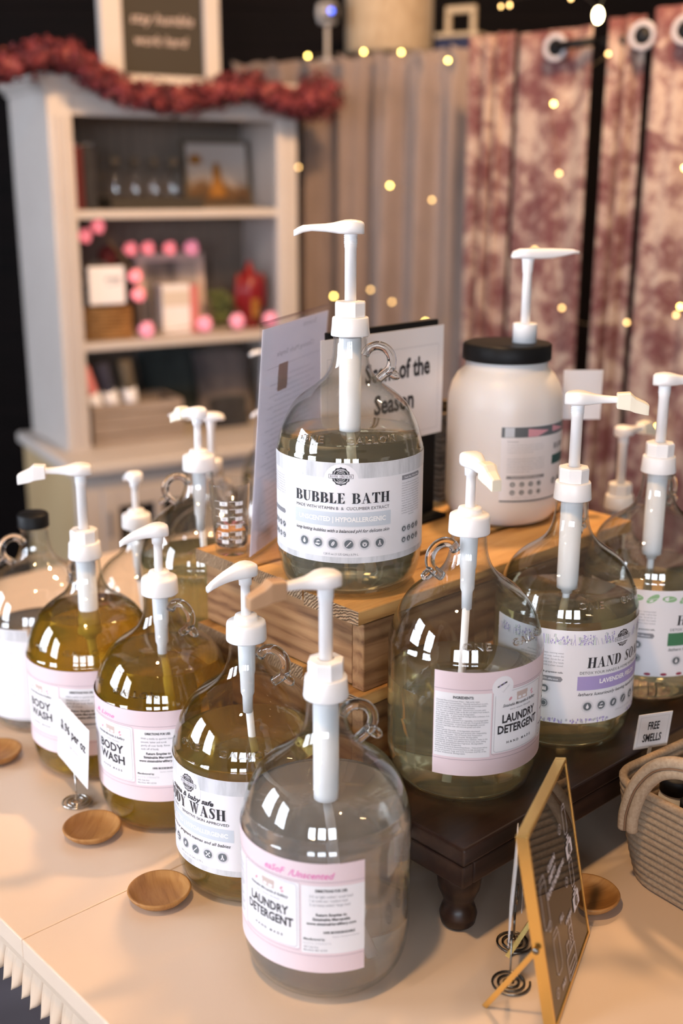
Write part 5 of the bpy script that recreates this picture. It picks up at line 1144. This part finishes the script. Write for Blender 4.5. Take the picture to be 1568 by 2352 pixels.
mb = MB(); mb.sphere((0, 0, 0), .0042, 0, 10); o = mb.build('bulb', M['fairy_dim']); bm0 = o.data; bpy.data.objects.remove(o)
pull = Vector((-.16, -.98, 0))
for x, y, z, b in fb_:
    o = bpy.data.objects.new('bulb', bm1 if b else bm0); COL.objects.link(o); o.parent = fl; o.location = Vector((x, y, z)) + pull*.042 - F0 + Vector((0, 0, 0))
srt = sorted(fb_[:12], key=lambda q: (-q[2] > -.9, q[0])); mb = MB()
for grp in (fb_[0:4], [fb_[4], fb_[5], fb_[6]], [fb_[7], fb_[8], fb_[9], fb_[10], fb_[11]], [fb_[19], fb_[12], fb_[13], fb_[14], fb_[15], fb_[16], fb_[17]]):
    MB().tube(smooth_path([Vector(q[:3]) + pull*.044 - F0 for q in grp], 5), .0006, 5).build('light_wire', M['wire'], fl)
# overhead bulbs on a looped cord, end of it showing at top right
ol = thing('bulb_string', 'bright bulb string hanging in the dark above the floral curtains', 'string lights', (.35, 1.5, 1.25)); O0 = Vector((.35, 1.5, 1.25))
vis = [(.4752, 2.3, 1.0112, 1.8, 1), (.4414, 2.4, 1.0552, .7, 0), (.3504, 2.6, 1.0693, .6, 0), (.3322, 2.6, 1.0668, .5, 0)]
over = [(.55 + .08*math.sin(k), 2.1 - .22*k, 1.18 + .04*math.cos(k*1.7), .7, 2) for k in range(12)] + [(-.45 + .06*math.cos(k), 1.7 - .22*k, 1.35 + .04*math.sin(k*1.3), .7, 2) for k in range(10)]
mb = MB(); mb.sphere((0, 0, 0), .0055, 0, 12, (1, 1, 1.5)); o = mb.build('bulb', M['edison']); be = o.data; bpy.data.objects.remove(o)
mb = MB(); mb.sphere((0, 0, 0), .0055, 0, 12, (1, 1, 1.3)); o = mb.build('bulb', M['fairy_dim']); bd = o.data; bpy.data.objects.remove(o)
for x, y, z, s, k in vis + over:
    o = bpy.data.objects.new('bulb', be if k else bd); COL.objects.link(o); o.parent = ol; o.location = Vector((x, y, z)) - O0; o.scale = (s,)*3
mb = MB()
for grp in ([vis[0], vis[1], vis[2], vis[3]], [vis[0]] + over[:12], over[12:]): MB().tube(smooth_path([Vector(q[:3]) + Vector((0, 0, .010)) - O0 for q in grp], 4), .0012, 5).build('light_cord', M['black'], ol)

# ---------------------------------------------------------------- things above the partition
dr_ = thing('drum_shade', 'round beige linen drum shade above the taupe curtain', 'lampshade', (.140, 3.72, 1.0625)); 
MB().lathe([(.128, .022), (.1305, .022), (.1315, .03), (.1315, .205), (.129, .212), (.12, .214), (0, .214)], 56, caps=False).build('shade', M['drum'], dr_); MB().lathe([(0, 0), (.05, 0), (.05, .006), (.012, .012), (.012, .20), (0, .2)], 24, caps=False).build('stand', M['black'], dr_)
nb = thing('storage_tote', 'navy storage tote with a beige wooden handle on the partition', 'tote', (.335, 3.54, 1.0625), math.radians(-27)); MB().box((-.065, -.02, 0), (.065, .06, .050)).build('tote_body', M['navy'], nb, .004); MB().box((-.067, -.022, .0502), (.067, .062, .062)).build('tote_rim', M['kraft'], nb, .002)
mb = MB(); mb.box((-.045, .0, .0622), (-.028, .014, .115)); mb.box((.032, .0, .0622), (.049, .014, .115)); mb.box((-.045, .0, .1152), (.049, .014, .135)); mb.build('tote_handle', M['kraft'], nb, .003)
sc_ = thing('security_camera', 'small white camera with a blue light beside the drum shade', 'camera', (-.045, 3.62, 1.185)); MB().lathe([(0, -.03), (.026, -.028), (.034, .0), (.030, .026), (0, .032)], 28, caps=False).build('camera_body', M['camwhite'], sc_); MB().sphere((.012, -.031, .004), .0075, 0, 12).build('blue_light', M['blueled'], sc_); MB().lathe([(0, -.132), (.03, -.132), (.03, -.126), (.006, -.122), (.006, -.028), (0, -.028)], 20, caps=False).build('camera_stand', M['camwhite'], sc_)
MB().box((-.017, -.032, -.02), (.03, -.024, .02)).build('camera_lens_panel', M['black'], sc_, .006)
